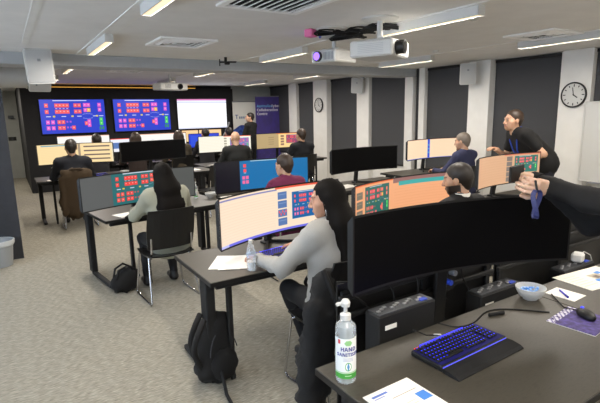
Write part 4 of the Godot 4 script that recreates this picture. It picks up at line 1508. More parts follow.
func front_wall() -> void:
	var what := ["large wall screen with a blue plant diagram, nearest the left passage", "large wall screen with a blue plant diagram, second from the left", "large bright white wall screen right of the two blue ones"]
	for k in 3:
		var o := thing("wall_screen", what[k], "screen", Vector3(1.465 + 1.6 * k, 1.36, -12.4), 0.0, "wall screens")
		var hgt := 0.78
		part(bx(Vector3(0, hgt / 2, 0.03), Vector3(1.42, hgt + 0.03, 0.06), 0.008), "case", M.black_plastic, o)
		var i := print_img(400, 224, Color8(250, 250, 255))
		if k < 2:
			plant_diagram(i, 0, 0, 400, 224, Color8(36, 62, 206), Color8(252, 92, 96), Color8(236, 96, 206))
		else:
			i.fill_rect(Rect2i(0, 0, 400, 10), Color8(214, 120, 180))
			i.fill_rect(Rect2i(0, 10, 400, 16), Color8(226, 230, 246))
			i.fill_rect(Rect2i(0, 26, 400, 3), Color8(170, 180, 214))
			i.fill_rect(Rect2i(0, 214, 400, 10), Color8(214, 220, 240))
			i.fill_rect(Rect2i(50, 110, 4, 20), Color8(210, 214, 226))
		var f := Mb.new()
		f.quad(Vector3(-0.695, 0, 0.0615), Vector3(0.695, 0, 0.0615), Vector3(0.695, hgt, 0.0615), Vector3(-0.695, hgt, 0.0615), Vector3.BACK)
		part(f, "screen", screen_mat(i, 1.0 if k < 2 else 1.15), o)
		area_light(Vector3(0, hgt / 2, 0.066), 1.38, hgt - 0.02, Vector3.BACK, Color8(120, 140, 255) if k < 2 else Color8(250, 250, 255), 0.12 if k < 2 else 0.4, o)


func rows() -> void:
	# desks, nearest row first
	desk(0.94, -0.71, "nearest dark desk with the sanitiser bottle and lit keyboard")
	desk(2.345, -0.71, "dark desk at the right edge joined to the nearest desk")
	desk(0.95, -2.55, "dark desk of the woman with long black hair", 1.4, 0.7, 0.0, 0.15, 0.15, 0.03)
	desk(2.355, -2.55, "dark desk of the bearded man behind the black monitor")
	desk(4.1, -2.72, "dark desk with the tan screen under the held phone")
	desk(0.74, -4.74, "dark desk of the woman in the pale green jumper", 1.4, 0.75, 0.13, 0.7, 0.26, 0.03)
	desk(2.2, -4.72, "dark desk of the man in the maroon shirt, with a white bowl", 1.25, 0.75)
	desk(3.47, -4.66, "dark desk under the switched-off monitor beside the far pillar")
	desk(5.15, -5.02, "dark desk of the man in the blue shirt")
	desk(0.36, -8.4, "pale-topped desk of the man with the brown coat on his chair")
	desk(1.8, -8.0, "dark desk under the switched-off monitor before the wall screens")
	desk(3.25, -8.6, "dark desk of the bald man")
	desk(4.66, -8.5, "dark desk of the man in the navy jacket")
	desk(0.85, -10.3, "front row desk under the left blue wall screen")
	desk(2.26, -10.3, "front row desk under the second blue wall screen")
	desk(3.75, -10.9, "front row desk under the white wall screen")
	# monitors
	monitor("off", Vector2(1.16, -1.45), -0.21, 1.31, "large curved black monitor switched off on the nearest desk", 1.215, 0.345, "wide curved monitors", 1.8, 0.0, true)
	monitor("cream_trend", Vector2(1.13, -2.8), 0.2, 1.19, "curved monitor with a cream window and a blue diagram before the woman with black hair", 1.17, 0.36, "wide curved monitors", 1.8, 0.12)
	monitor("orange_diagram", Vector2(2.1, -2.6), 0.1, 1.2, "curved monitor with an orange picture before the bearded man", 1.17, 0.36, "wide curved monitors", 1.8, 0.1)
	monitor("tan_diagram", Vector2(4.15, -3.1), 0.0, 1.225, "curved monitor with a tan window and green diagram below the leaning man", 1.12, 0.345)
	monitor("grey_teal", Vector2(0.53, -4.62), 0.21, 1.185, "curved monitor with grey sides and a teal diagram before the woman in pale green", 1.2, 0.33)
	monitor("blue_panel", Vector2(1.95, -4.88), -0.1, 1.2, "curved monitor with a plain blue panel before the man in maroon")
	monitor("off", Vector2(3.58, -4.92), 0.0, 1.24, "curved black monitor switched off beside the far pillar", 1.17, 0.33)
	monitor("cream_stripe", Vector2(5.36, -5.33), 0.0, 1.26, "curved monitor with a blue stripe on cream before the man in blue", 1.17, 0.33)
	monitor("cream_bars", Vector2(0.43, -8.8), -0.16, 1.295, "curved cream monitor with dark bars before the man with the brown coat", 1.17, 0.345)
	monitor("off", Vector2(1.62, -8.2), 0.12, 1.3, "curved black monitor switched off below the wall screens", 1.17, 0.345)
	monitor("white_icons", Vector2(3.33, -9.15), -0.2, 1.29, "curved white monitor with red icons before the bald man", 1.1, 0.34)
	monitor("tan_icons", Vector2(4.52, -8.9), -0.06, 1.3, "curved tan and cream monitor with red icons before the man in navy", 1.17, 0.33)
	monitor("white", Vector2(0.9, -10.6), 0.0, 1.36, "white monitor in the front row under the left blue wall screen", 1.0, 0.36, "front row monitors", 4.0)
	monitor("white_blue", Vector2(1.9, -10.55), 0.1, 1.27, "white monitor with a blue block in the front row", 0.4, 0.3, "front row monitors", 4.0)
	monitor("white", Vector2(2.43, -10.6), 0.0, 1.34, "white monitor behind the black one in the front row", 1.14, 0.4, "front row monitors", 4.0)
	monitor("orange", Vector2(3.72, -11.35), 0.0, 1.36, "small orange monitor in the front row below the white wall screen", 0.42, 0.3, "front row monitors", 4.0)
	monitor("orange", Vector2(4.16, -11.35), 0.0, 1.36, "small orange monitor beside the other under the white wall screen", 0.6, 0.3, "front row monitors", 4.0)
	monitor("blue", Vector2(3.75, -10.95), -0.1, 1.28, "blue monitor edge showing behind the bald man's white one", 0.75, 0.34, "front row monitors", 4.0)
	# racks and computers behind the desks
	rack(1.2, -1.6, 1.12, "black cable rack behind the nearest desk")
	rack(2.36, -1.6, 1.36, "black cable rack behind the desk at the right edge")
	rack(2.25, -5.58, 1.15, "black cable rack behind the maroon man's desk")
	computer(Vector3(1.49, 0.53, -1.5), "small black computer with its sockets up behind the nearest desk")
	computer(Vector3(2.2, 0.46, -1.5), "small black computer behind the nearest desk, right of the other")
	computer(Vector3(3.0, 0.43, -1.5), "small black computer under the white power adapter")
	var pc := computer(Vector3(2.0, 0.0, -4.5), "black computer on the floor behind the woman in pale green", 0.1)
	var rc := Mb.new()
	rc.tube([Vector3(0.02, 0.31, 0), Vector3(0.03, 0.4, 0.02), Vector3(0.07, 0.5, 0.0), Vector3(0.14, 0.55, -0.04), Vector3(0.16, 0.66, -0.1)], 0.006, 6)
	part(rc, "red_cable", flat(190, 40, 40, 0.5), pc)


func papers(called: String, at: Vector3, size: Vector2, turn: float, label: String, img: Image = null) -> Node3D:
	var o := thing(called, label, "paper", at, turn)
	var s := bx(Vector3(0, 0.0012, 0), Vector3(size.x, 0.0022, size.y))
	part(s, "sheet", M.paper, o)
	if img:
		var f := Mb.new()
		f.quad(Vector3(-size.x / 2, 0.0027, size.y / 2), Vector3(size.x / 2, 0.0027, size.y / 2), Vector3(size.x / 2, 0.0027, -size.y / 2), Vector3(-size.x / 2, 0.0027, -size.y / 2), Vector3.UP)
		part(f, "print", print_mat(img), o)
	return o


func keyboard(at: Vector3, turn: float, label: String, full: bool) -> void:
	var o := thing("keyboard", label, "keyboard", at, turn, "backlit keyboards")
	o.scale = Vector3(0.94, 1, 0.97)
	part(bx(Vector3(0, 0.012, -0.03), Vector3(0.455, 0.024, 0.165), 0.005), "base", M.black_plastic, o)
	var keys := Mb.new()
	var lights := Mb.new()
	var rows_ := 6
	for r in rows_:
		var z := -0.094 + r * 0.0215 + (0.004 if r > 0 else 0.0)
		var x := -0.205
		for k in 21:
			if (r == 0 and (k == 2 or k == 7 or k == 12)) or k == 17 and r > 1:
				x += 0.0195
				continue
			var w := 0.0165
			if r == 5 and k > 3 and k < 10:
				x += 0.0195
				if k != 7:
					continue
				keys.box(Vector3(x - 0.055, 0.029, z), Vector3(0.11, 0.009, w), 0.002)
				continue
			keys.box(Vector3(x, 0.029, z), Vector3(w, 0.009, w), 0.0022)
			lights.box(Vector3(x, 0.0338, z - 0.002), Vector3(0.006, 0.0006, 0.004))
			x += 0.0195
	var kk := part(keys, "keycaps", M.black_plastic, o)
	kk.set_meta("kind", "stuff")
	var g := glow(48, 52, 255, 1.0)
	var lk := part(lights, "key_legends", g, o)
	lk.set_meta("kind", "stuff")
	part(bx(Vector3(0, 0.0245, -0.03), Vector3(0.438, 0.001, 0.146)), "backlight", glow(10, 8, 90, 0.05), o)
	part(bx(Vector3(0, 0.018, 0.0535), Vector3(0.44, 0.004, 0.002)), "light_edge", glow(84, 86, 220, 0.8), o)
	part(bx(Vector3(-0.02, 0.0285, -0.112), Vector3(0.3, 0.003, 0.004)), "light_bar", glow(60, 60, 255, 1.2), o)
	area_light(Vector3(0, 0.036, -0.03), 0.43, 0.14, Vector3.UP, Color8(60, 60, 255), 0.01, o)
	if full:
		var rl := Mb.new()
		for k in 3:
			rl.box(Vector3(-0.205 + k * 0.011, 0.0262, -0.107), Vector3(0.006, 0.003, 0.005))
		part(rl, "red_lights", glow(255, 40, 30, 1.2), o)
		var w := Mb.new()
		w.t = Transform3D(Basis(Vector3.UP, -PI / 2), Vector3.ZERO)
		w.prism(PackedVector2Array([Vector2(0.056, 0.001), Vector2(0.135, 0.001), Vector2(0.135, 0.004), Vector2(0.12, 0.012), Vector2(0.08, 0.018), Vector2(0.056, 0.017)]), -0.226, 0.226)
		part(w, "wrist_rest", M.rubber, o)


func sanitiser(at: Vector3, s: float, label: String, detail: bool) -> void:
	var o := thing("sanitiser_bottle", label, "bottle", at, 0.15, "sanitiser bottles")
	var b := Mb.new()
	b.t = Transform3D(Basis().scaled(Vector3.ONE * s), Vector3.ZERO)
	b.lathe([Vector2(0.001, 0.001), Vector2(0.036, 0.001), Vector2(0.039, 0.006), Vector2(0.039, 0.212), Vector2(0.036, 0.226), Vector2(0.024, 0.238), Vector2(0.017, 0.242), Vector2(0.017, 0.25)], Vector3.ZERO, 32)
	part(b, "bottle", M.gel, o)
	var c := Mb.new()
	c.t = b.t
	c.lathe([Vector2(0.001, 0.246), Vector2(0.02, 0.246), Vector2(0.02, 0.266), Vector2(0.012, 0.27), Vector2(0.007, 0.272), Vector2(0.007, 0.295), Vector2(0.016, 0.297), Vector2(0.018, 0.312), Vector2(0.012, 0.322), Vector2(0.001, 0.323)], Vector3.ZERO, 24)
	c.beam(Vector3(0, 0.31, 0), Vector3(-0.03, 0.304, -0.02), 0.013, 0.012, 0.003)
	part(c, "pump", M.white_plastic, o)
	var tb := Mb.new()
	tb.t = b.t
	tb.cyl(Vector3(0, 0.01, 0), Vector3(0, 0.25, 0), 0.003, 0.003, 8)
	part(tb, "dip_tube", M.white_plastic, o)
	var i := print_img(256, 256, Color8(236, 238, 236))
	i.fill_rect(Rect2i(0, 222, 256, 34), Color8(74, 168, 68))
	i.fill_rect(Rect2i(0, 214, 256, 5), Color8(150, 205, 140))
	for y in 256:
		for x in 256:
			var d := Vector2(x - 128, y - 178).length()
			if d < 27.0:
				i.set_pixel(x, y, Color8(70, 168, 84) if d > 22.0 else (Color8(80, 150, 200) if absf(x - 128) < 11 - absf(y - 178.0) * 0.35 else Color8(244, 246, 244)))
			elif y < 44 and y > 12 and absf(x - 128) < 34 - absf(y - 28):
				i.set_pixel(x, y, Color8(150, 205, 140))
	for k in 3:
		i.fill_rect(Rect2i(86, 124 + k * 8, 84, 3), Color8(176, 182, 206))
	i.fill_rect(Rect2i(40, 8, 22, 26), Color8(206, 62, 70))
	i.fill_rect(Rect2i(100, 234, 56, 6), Color8(190, 226, 184))
	var l := Mb.new()
	l.t = Transform3D(Basis(Vector3.UP, -PI * 0.5 - 0.55).scaled(Vector3.ONE * s), Vector3.ZERO)
	var N := 20
	for k in N:
		var a0 := lerpf(1.5, -1.5, float(k) / N)
		var a1 := lerpf(1.5, -1.5, float(k + 1) / N)
		var p0 := Vector3(cos(a0), 0, sin(a0))
		var p1 := Vector3(cos(a1), 0, sin(a1))
		var r := 0.0396
		var U := Vector3.UP
		var u0 := float(k) / N
		var u1 := float(k + 1) / N
		l.tri(p0 * r + U * 0.025, p1 * r + U * 0.025, p1 * r + U * 0.185, p0, p1, p1, Vector2(u0, 1), Vector2(u1, 1), Vector2(u1, 0))
		l.tri(p0 * r + U * 0.025, p1 * r + U * 0.185, p0 * r + U * 0.185, p0, p1, p0, Vector2(u0, 1), Vector2(u1, 0), Vector2(u0, 0))
	var wrap := part(l, "label_wrap", print_mat(i, 0.5), o)
	if detail:
		for k in 2:
			var t := text(["HAND", "SANITISER"][k], 0.0155 if k == 0 else 0.013, true)
			var arr := t.get_mesh_arrays()
			var vs: PackedVector3Array = arr[Mesh.ARRAY_VERTEX]
			var ns: PackedVector3Array = arr[Mesh.ARRAY_NORMAL]
			var R := 0.0403
			for q in vs.size():
				var a := vs[q].x / R
				var z := clampf(vs[q].z, -0.001, 0.001) * 0.4
				vs[q] = Vector3(sin(a) * (R + z), vs[q].y + [0.143, 0.122][k], cos(a) * (R + z)) * s
				ns[q] = Vector3(sin(a), 0, cos(a))
			arr[Mesh.ARRAY_VERTEX] = vs
			arr[Mesh.ARRAY_NORMAL] = ns
			var am := ArrayMesh.new()
			am.add_surface_from_arrays(Mesh.PRIMITIVE_TRIANGLES, arr)
			var m := part(am, "lettering", flat(62, 66, 150, 0.6), wrap)
			m.rotation.y = -0.55


func bowl(at: Vector3, label: String) -> void:
	var o := thing("bowl", label, "bowl", at, 0.0, "white bowls")
	var b := Mb.new()
	b.lathe([Vector2(0.001, 0.002), Vector2(0.035, 0.0), Vector2(0.038, 0.006), Vector2(0.055, 0.02), Vector2(0.07, 0.045), Vector2(0.076, 0.066), Vector2(0.073, 0.067), Vector2(0.066, 0.046), Vector2(0.05, 0.024), Vector2(0.001, 0.014)], Vector3.ZERO, 32)
	part(b, "bowl", M.white_plastic, o)


func near_desk() -> void:
	sanitiser(Vector3(0.99, DESK, -1.28), 1.0, "clear pump bottle of hand sanitiser on the nearest desk", true)
	sanitiser(Vector3(1.9, DESK, -5.42), 0.62, "small clear sanitiser bottle beside the white bowl behind the woman in pale green", false)
	sanitiser(Vector3(0.62, DESK, -8.62), 0.62, "small clear bottle on the pale-topped desk at the left", false)
	keyboard(Vector3(1.535, DESK, -1.165), 0.03, "black keyboard with blue lights and a wrist rest on the nearest desk", true)
	keyboard(Vector3(1.62, DESK, -2.78), 0.15, "black keyboard with blue lights under the black-haired woman's hands", false)
	keyboard(Vector3(1.35, DESK, -4.95), 0.12, "blue-lit keyboard before the woman in pale green", false)
	keyboard(Vector3(1.25, DESK, -8.58), 0.0, "blue-lit keyboard before the man with the brown coat", false)
	keyboard(Vector3(3.95, DESK, -8.85), 0.0, "blue-lit keyboard before the bald man", false)
	# cables on the nearest desk
	var c := thing("keyboard_cable", "black cable with an inline plug across the nearest desk", "cable", Vector3(1.7, DESK, -1.3))
	var m := Mb.new()
	var pts := []
	for i in 22:
		var a := i / 21.0
		pts.append(Vector3(lerpf(-0.1, 0.48, a), 0.004 + 0.05 * maxf(0.0, 0.12 - a) * 4.0, -0.07 + 0.05 * sin(a * 7.0) + 0.16 * a * a))
	m.tube(pts, 0.0034, 6)
	part(m, "cord", M.rubber, c)
	var pl := Mb.new()
	pl.beam(Vector3(0.2, 0.008, -0.02), Vector3(0.29, 0.008, 0.005), 0.018, 0.014, 0.004)
	part(pl, "inline_plug", M.rubber, c)
	var c2 := thing("usb_lead", "short black lead with a white plug behind the lit keyboard", "cable", Vector3(1.52, DESK, -1.33))
	var m2 := Mb.new()
	m2.tube([Vector3(0.03, 0.012, 0.07), Vector3(0.0, 0.02, 0.03), Vector3(-0.03, 0.012, -0.01), Vector3(-0.05, 0.02, -0.07), Vector3(-0.05, -0.06, -0.12)], 0.0034, 6)
	part(m2, "cord", M.rubber, c2)
	var m3 := Mb.new()
	m3.beam(Vector3(-0.005, 0.012, 0.01), Vector3(0.01, 0.02, 0.04), 0.018, 0.01, 0.003)
	part(m3, "plug", M.white_plastic, c2)
	for k in 5:
		var w := thing("monitor_cable", ["leftmost black cable looping under the big black monitor", "black cable looping down beside the sockets", "thick black cable from the monitor to the blue plugs", "black cable hanging before the rack right of the blue plugs", "rightmost black cable under the big black monitor"][k], "cable", Vector3(1.25 + k * 0.17, 0.78, -1.53), 0.0, "cables under the black monitor")
		var q := Mb.new()
		var lp := []
		for i in 15:
			var a := i / 14.0
			lp.append(Vector3(-0.1 + 0.2 * a + 0.03 * sin(a * 9.0 + k), 0.22 - 0.24 * a + 0.1 * sin(a * PI) * (0.6 + 0.3 * (k % 3)), -0.02 + 0.02 * sin(a * 5.0 + k)))
		q.tube(lp, 0.0045, 6)
		part(q, "cord", M.rubber, w)
	var sb := thing("socket_box", "grey power socket box with blue plugs under the black monitor", "socket", Vector3(1.86, 0.8, -1.56))
	part(bx(Vector3(0, 0.09, 0), Vector3(0.1, 0.18, 0.05), 0.005), "box", M.black_metal, sb)
	for k in 3:
		var q := Mb.new()
		q.cyl(Vector3(-0.02 + 0.03 * (k % 2), 0.06 + k * 0.045, 0.025), Vector3(-0.02 + 0.03 * (k % 2), 0.06 + k * 0.045, 0.06), 0.016, 0.014, 12)
		part(q, "plug", M.mid_grey if k == 1 else M.blue_plug, sb)
	# things on the desks
	bowl(Vector3(2.27, DESK, -1.335), "white bowl with blue sweets on the nearest desk")
	for k in 11:
		var a := k * 2.4
		var r := 0.045 * sqrt(k / 11.0)
		var sw := thing("wrapped_sweet", "blue wrapped sweet in the white bowl on the nearest desk", "sweet", Vector3(2.27 + cos(a) * r, DESK + 0.034 + 0.008 * (k % 3), -1.335 + sin(a) * r), a, "blue sweets in the bowl")
		var q := Mb.new()
		q.box(Vector3.ZERO, Vector3(0.022, 0.012, 0.016), 0.004)
		part(q, "sweet", M.sweet if M.has("sweet") else flat(60, 130, 215, 0.3), sw)
		for s in [-1.0, 1.0]:
			var tw := Mb.new()
			tw.cyl(Vector3(s * 0.01, 0, 0), Vector3(s * 0.019, 0.001, 0), 0.003, 0.008, 8)
			part(tw, "wrapper_end", flat(150, 190, 235, 0.3), sw)
	bowl(Vector3(2.05, DESK, -5.3), "white bowl on the desk behind the woman in pale green")
	bowl(Vector3(1.72, DESK, -8.5), "white bowl between the cream monitor and the black one")
	var i := print_img(160, 224, Color8(238, 232, 222))
	i.fill_rect(Rect2i(16, 14, 52, 8), Color8(92, 118, 190))
	i.fill_rect(Rect2i(16, 26, 36, 4), Color8(150, 164, 206))
	i.fill_rect(Rect2i(60, 46, 84, 3), Color8(160, 150, 140))
	i.fill_rect(Rect2i(120, 64, 34, 34), Color8(70, 128, 206))
	for k in 10:
		i.fill_rect(Rect2i(16, 80 + k * 11, 92, 3), Color8(196, 188, 178))
	papers("leaflet", Vector3(1.08, DESK, -1.0), Vector2(0.22, 0.31), 0.02, "white leaflet with blue print at the bottom of the view", i)
	var j := print_img(256, 160, Color8(238, 232, 218))
	j.fill_rect(Rect2i(120, 52, 60, 60), Color8(176, 166, 150))
	for q in [[104, 96], [176, 40], [196, 92], [150, 108]]:
		j.fill_rect(Rect2i(q[0], q[1], 30, 22), Color8(82, 140, 212))
	j.fill_rect(Rect2i(134, 66, 26, 26), Color8(110, 100, 92))
	for k in 6:
		j.fill_rect(Rect2i(16, 30 + k * 18, 70, 4), Color8(206, 198, 182))
	papers("poster_sheet", Vector3(2.86, DESK, -1.3), Vector2(0.42, 0.24), -0.1, "large printed sheet with blue squares at the right edge", j)
	papers("note_pad", Vector3(2.475, DESK, -1.26), Vector2(0.13, 0.155), 0.05, "small white note pad beside the white bowl")
	var pen := thing("pen", "blue pen lying on the small note pad", "pen", Vector3(2.46, DESK + 0.0085, -1.26), 0.9)
	var pm := Mb.new()
	pm.cyl(Vector3(-0.05, 0, 0), Vector3(0.045, 0, 0), 0.005, 0.005, 10)
	pm.cyl(Vector3(0.045, 0, 0), Vector3(0.06, 0, 0), 0.005, 0.001, 10)
	part(pm, "barrel", flat(44, 50, 190, 0.3), pen)
	var cp := Mb.new()
	cp.cyl(Vector3(-0.05, 0, 0), Vector3(-0.02, 0, 0), 0.006, 0.006, 10)
	part(cp, "cap", flat(30, 34, 150, 0.3), pen)
	# mouse and its mat
	var mi := print_img(160, 128, Color8(62, 52, 96))
	var nz := FastNoiseLite.new()
	nz.frequency = 0.04
	for y in 128:
		for x in 160:
			var q := nz.get_noise_2d(x, y)
			mi.set_pixel(x, y, Color8(58, 48, 92).lerp(Color8(92, 78, 150), clampf(q + 0.5, 0, 1)))
			if y < 22 and (int(x / 7.0) + int(y / 5.0)) % 3 != 0 and q > -0.25:
				mi.set_pixel(x, y, Color8(206, 204, 216))
	papers("mouse_mat", Vector3(2.215, DESK, -1.045), Vector2(0.25, 0.21), 0.12, "purple printed mouse mat at the right edge of the nearest desk", mi)
	var mo := thing("computer_mouse", "black mouse with a blue light on the purple mat", "mouse", Vector3(2.27, DESK + 0.003, -1.05), -0.5)
	var mf := Field.new()
	mf.add([ball(Vector3(0, 0.012, 0), Vector3(0.033, 0.026, 0.058), 0.01), cut(Vector3(0, -0.05, 0), Vector3(0.2, 0.05, 0.2), 0.002)], 0.006)
	part(mf.mesh(), "shell", M.black_plastic, mo)
	var mw := Mb.new()
	mw.cyl(Vector3(-0.004, 0.032, -0.03), Vector3(0.004, 0.032, -0.03), 0.009, 0.009, 12)
	part(mw, "wheel", glow(60, 70, 255, 1.2), mo)
	var wt := Mb.new()
	wt.tube([Vector3(0, 0.01, -0.05), Vector3(-0.04, 0.004, -0.11), Vector3(-0.02, 0.004, -0.2), Vector3(0.0, 0.004, -0.28)], 0.003, 6)
	part(wt, "tail", M.rubber, mo)
	# white charger by the end of the black monitor
	var ch := thing("power_adapter", "white power adapter with a white lead beside the black monitor", "adapter", Vector3(3.06, 0.7405, -1.5), 0.3)
	part(bx(Vector3(0, 0.03, 0), Vector3(0.075, 0.06, 0.07), 0.012), "block", M.white_plastic, ch)
	var cw := Mb.new()
	cw.tube([Vector3(0.03, 0.03, 0), Vector3(0.08, 0.05, 0.02), Vector3(0.13, 0.02, 0.05), Vector3(0.2, -0.1, 0.07), Vector3(0.24, -0.115, 0.1)], 0.0035, 6)
	part(cw, "lead", M.white_plastic, ch)
	# second row
	papers("paper_sheet", Vector3(1.2, DESK, -2.86), Vector2(0.21, 0.29), -0.6, "white paper sheets before the cream screen")
	papers("paper_sheet", Vector3(1.23, DESK + 0.0026, -2.83), Vector2(0.21, 0.29), -0.42, "top white sheet lying turned on the other before the cream screen")
	var wb := thing("water_bottle", "clear plastic water bottle on the black-haired woman's desk", "bottle", Vector3(1.26, DESK, -2.62))
	var b := Mb.new()
	b.lathe(bottle_profile(1.0, 0.031, 0.2), Vector3.ZERO, 28)
	part(b, "bottle", M.clear, wb)
	var wa := Mb.new()
	wa.lathe([Vector2(0.001, 0.003), Vector2(0.029, 0.003), Vector2(0.029, 0.06), Vector2(0.001, 0.06)], Vector3.ZERO, 24)
	part(wa, "water", M.gel, wb)
	var cap := Mb.new()
	cap.cyl(Vector3(0, 0.184, 0), Vector3(0, 0.203, 0), 0.0135, 0.013, 16)
	part(cap, "cap", M.white_plastic, wb)
	var lb := Mb.new()
	lb.lathe([Vector2(0.0313, 0.09), Vector2(0.0313, 0.122)], Vector3.ZERO, 28)
	part(lb, "label_band", M.clear_blue, wb)
	papers("paper_sheet", Vector3(2.3, DESK, -5.2), Vector2(0.3, 0.2), 0.1, "paper and card beside the white bowl behind the blue screen")
	papers("paper_sheet", Vector3(1.02, DESK, -4.95), Vector2(0.3, 0.21), 0.3, "white papers under the teal screen of the woman in pale green")
	papers("paper_sheet", Vector3(3.85, DESK, -4.95), Vector2(0.3, 0.21), 0.2, "white paper under the switched-off monitor beside the pillar")
	papers("paper_sheet", Vector3(0.66, DESK, -8.48), Vector2(0.3, 0.16), 0.0, "white paper on the left corner of the pale-topped desk")
	papers("paper_sheet", Vector3(3.55, DESK, -8.8), Vector2(0.3, 0.21), 0.4, "white paper on the bald man's desk")
	papers("paper_sheet", Vector3(2.75, DESK, -8.3), Vector2(0.5, 0.25), 0.1, "white paper right of the black monitor before the wall screens")
	var ph := thing("phone", "dark phone lying on the papers under the teal screen", "phone", Vector3(1.1, DESK + 0.003, -4.88), 0.5)
	part(bx(Vector3(0, 0.005, 0), Vector3(0.075, 0.009, 0.15), 0.004), "case", M.black_plastic, ph)
	part(bx(Vector3(0, 0.01, 0), Vector3(0.068, 0.001, 0.14)), "glass", M.screen_off, ph)
	var dk := thing("cup", "dark cup on the desk beside the far pillar", "cup", Vector3(3.56, DESK, -4.8))
	var cu := Mb.new()
	cu.lathe([Vector2(0.001, 0.002), Vector2(0.036, 0.002), Vector2(0.042, 0.1), Vector2(0.039, 0.1), Vector2(0.034, 0.008), Vector2(0.001, 0.008)], Vector3.ZERO, 24)
	part(cu, "cup", M.black_plastic, dk)


func bags_and_chairs() -> void:
	chair(Vector3(1.66, 0, -2.28), 0.1, "black chair of the woman with long black hair")
	chair(Vector3(1.19, 0, -4.37), 0.06, "black chair with chrome legs of the woman in pale green")
	chair(Vector3(0.89, 0, -8.12), 0.0, "chair under the brown coat")
	chair(Vector3(2.47, 0, -4.22), 0.0, "chair of the man in the maroon shirt")
	chair(Vector3(3.75, 0, -8.22), -0.1, "chair of the bald man")
	chair(Vector3(5.13, 0, -8.1), 0.0, "chair of the man in the navy jacket")
	chair(Vector3(2.9, 0, -2.34), 0.0, "chair of the bearded man")
	chair(Vector3(5.9, 0, -4.72), 0.0, "chair of the man in the blue shirt")
	chair(Vector3(2.95, 0, -7.6), 0.35, "empty black chair between the black monitor and the bald man")
	chair(Vector3(3.9, 0, -2.05), -0.5, "empty black chair beyond the right end of the black monitor")
	chair(Vector3(3.15, 0, -9.85), 0.0, "chair of the long-haired person in the front row")
	# coat over the left man's chair
	var ct := thing("coat", "brown coat draped over the left man's chair", "coat", Vector3(0.87, 0, -7.87))
	var cf := Field.new()
	cf.add([limb(Vector3(-0.13, 0.86, 0), Vector3(0.13, 0.86, 0), 0.085, 0.085, 0.05, 0.8), limb(Vector3(-0.12, 0.8, 0.02), Vector3(-0.13, 0.4, 0.03), 0.1, 0.11, 0.05, 0.7), limb(Vector3(0.12, 0.8, 0.02), Vector3(0.11, 0.45, 0.03), 0.1, 0.11, 0.05, 0.7), limb(Vector3(0, 0.8, 0.02), Vector3(-0.04, 0.3, 0.04), 0.1, 0.12, 0.05, 0.7), limb(Vector3(-0.13, 0.4, 0.03), Vector3(-0.12, 0.24, 0.03), 0.11, 0.06, 0.03, 0.7), limb(Vector3(-0.2, 0.82, 0.03), Vector3(-0.22, 0.3, 0.08), 0.05, 0.045, 0.02)], 0.02, Transform3D.IDENTITY, 0.07, Vector3(13, 4, 13))
	part(cf.mesh(), "cloth", cloth(Color8(68, 52, 31), 0.15), ct)
	var co := Mb.new()
	co.tube([Vector3(-0.1, 0.93, 0.03), Vector3(-0.05, 0.95, 0.06), Vector3(0.05, 0.95, 0.06), Vector3(0.1, 0.93, 0.03)], 0.022, 8)
	part(co, "collar", cloth(Color8(60, 45, 27), 0.15), ct)
	# bags
	backpack(Vector3(1.02, 0, -2.72), 0.25, 1.04, "black backpack on the carpet against the second desk's leg")
	var hb := thing("hand_bag", "small black bag on the carpet beside the woman in pale green", "bag", Vector3(0.86, 0, -4.72), 0.3)
	var f := Field.new()
	f.add([[1, Vector3(0, 0.1, 0), Vector3(0.14, 0.105, 0.09), 0, 0, 1, 0.04], [1, Vector3(0.05, 0.16, 0.02), Vector3(0.09, 0.07, 0.06), 0, 0, 1, 0.05]], 0.015, Transform3D.IDENTITY, 0.04, Vector3(12, 10, 12))
	part(f.mesh(), "bag_body", M.bag_cloth, hb)
	for k in [-1.0, 1.0]:
		var m := Mb.new()
		m.tube([Vector3(-0.1, 0.15, 0.03 * k), Vector3(-0.07, 0.24, 0.04 * k), Vector3(0.02, 0.27, 0.05 * k), Vector3(0.09, 0.22, 0.04 * k), Vector3(0.11, 0.12, 0.05 * k)], 0.011, 7)
		part(m, "strap", M.bag_cloth, hb)
	# bag and jacket on the near woman's chair
	var jk := thing("jacket", "black padded jacket hanging from the near woman's chair", "jacket", Vector3(1.4, 0, -2.06), 0.1)
	var jf := Field.new()
	jf.add([limb(Vector3(0.06, 0.78, 0), Vector3(0, 0.6, 0.02), 0.07, 0.1, 0.04, 0.7), limb(Vector3(0, 0.6, 0.02), Vector3(-0.05, 0.3, 0.04), 0.1, 0.125, 0.04, 0.7), limb(Vector3(-0.05, 0.3, 0.04), Vector3(-0.1, 0.09, 0.05), 0.125, 0.09, 0.04, 0.75), limb(Vector3(-0.06, 0.66, 0.04), Vector3(-0.16, 0.14, 0.09), 0.05, 0.06, 0.02)], 0.018, Transform3D.IDENTITY, 0.05, Vector3(6, 11, 6))
	part(jf.mesh(), "cloth", M.bag_cloth, jk)
	var st := Mb.new()
	st.tube([Vector3(0.02, 0.86, 0.02), Vector3(0.04, 0.7, 0.1), Vector3(0.06, 0.45, 0.14), Vector3(0.04, 0.2, 0.15)], 0.016, 7)
	part(st, "strap", M.rubber, jk)


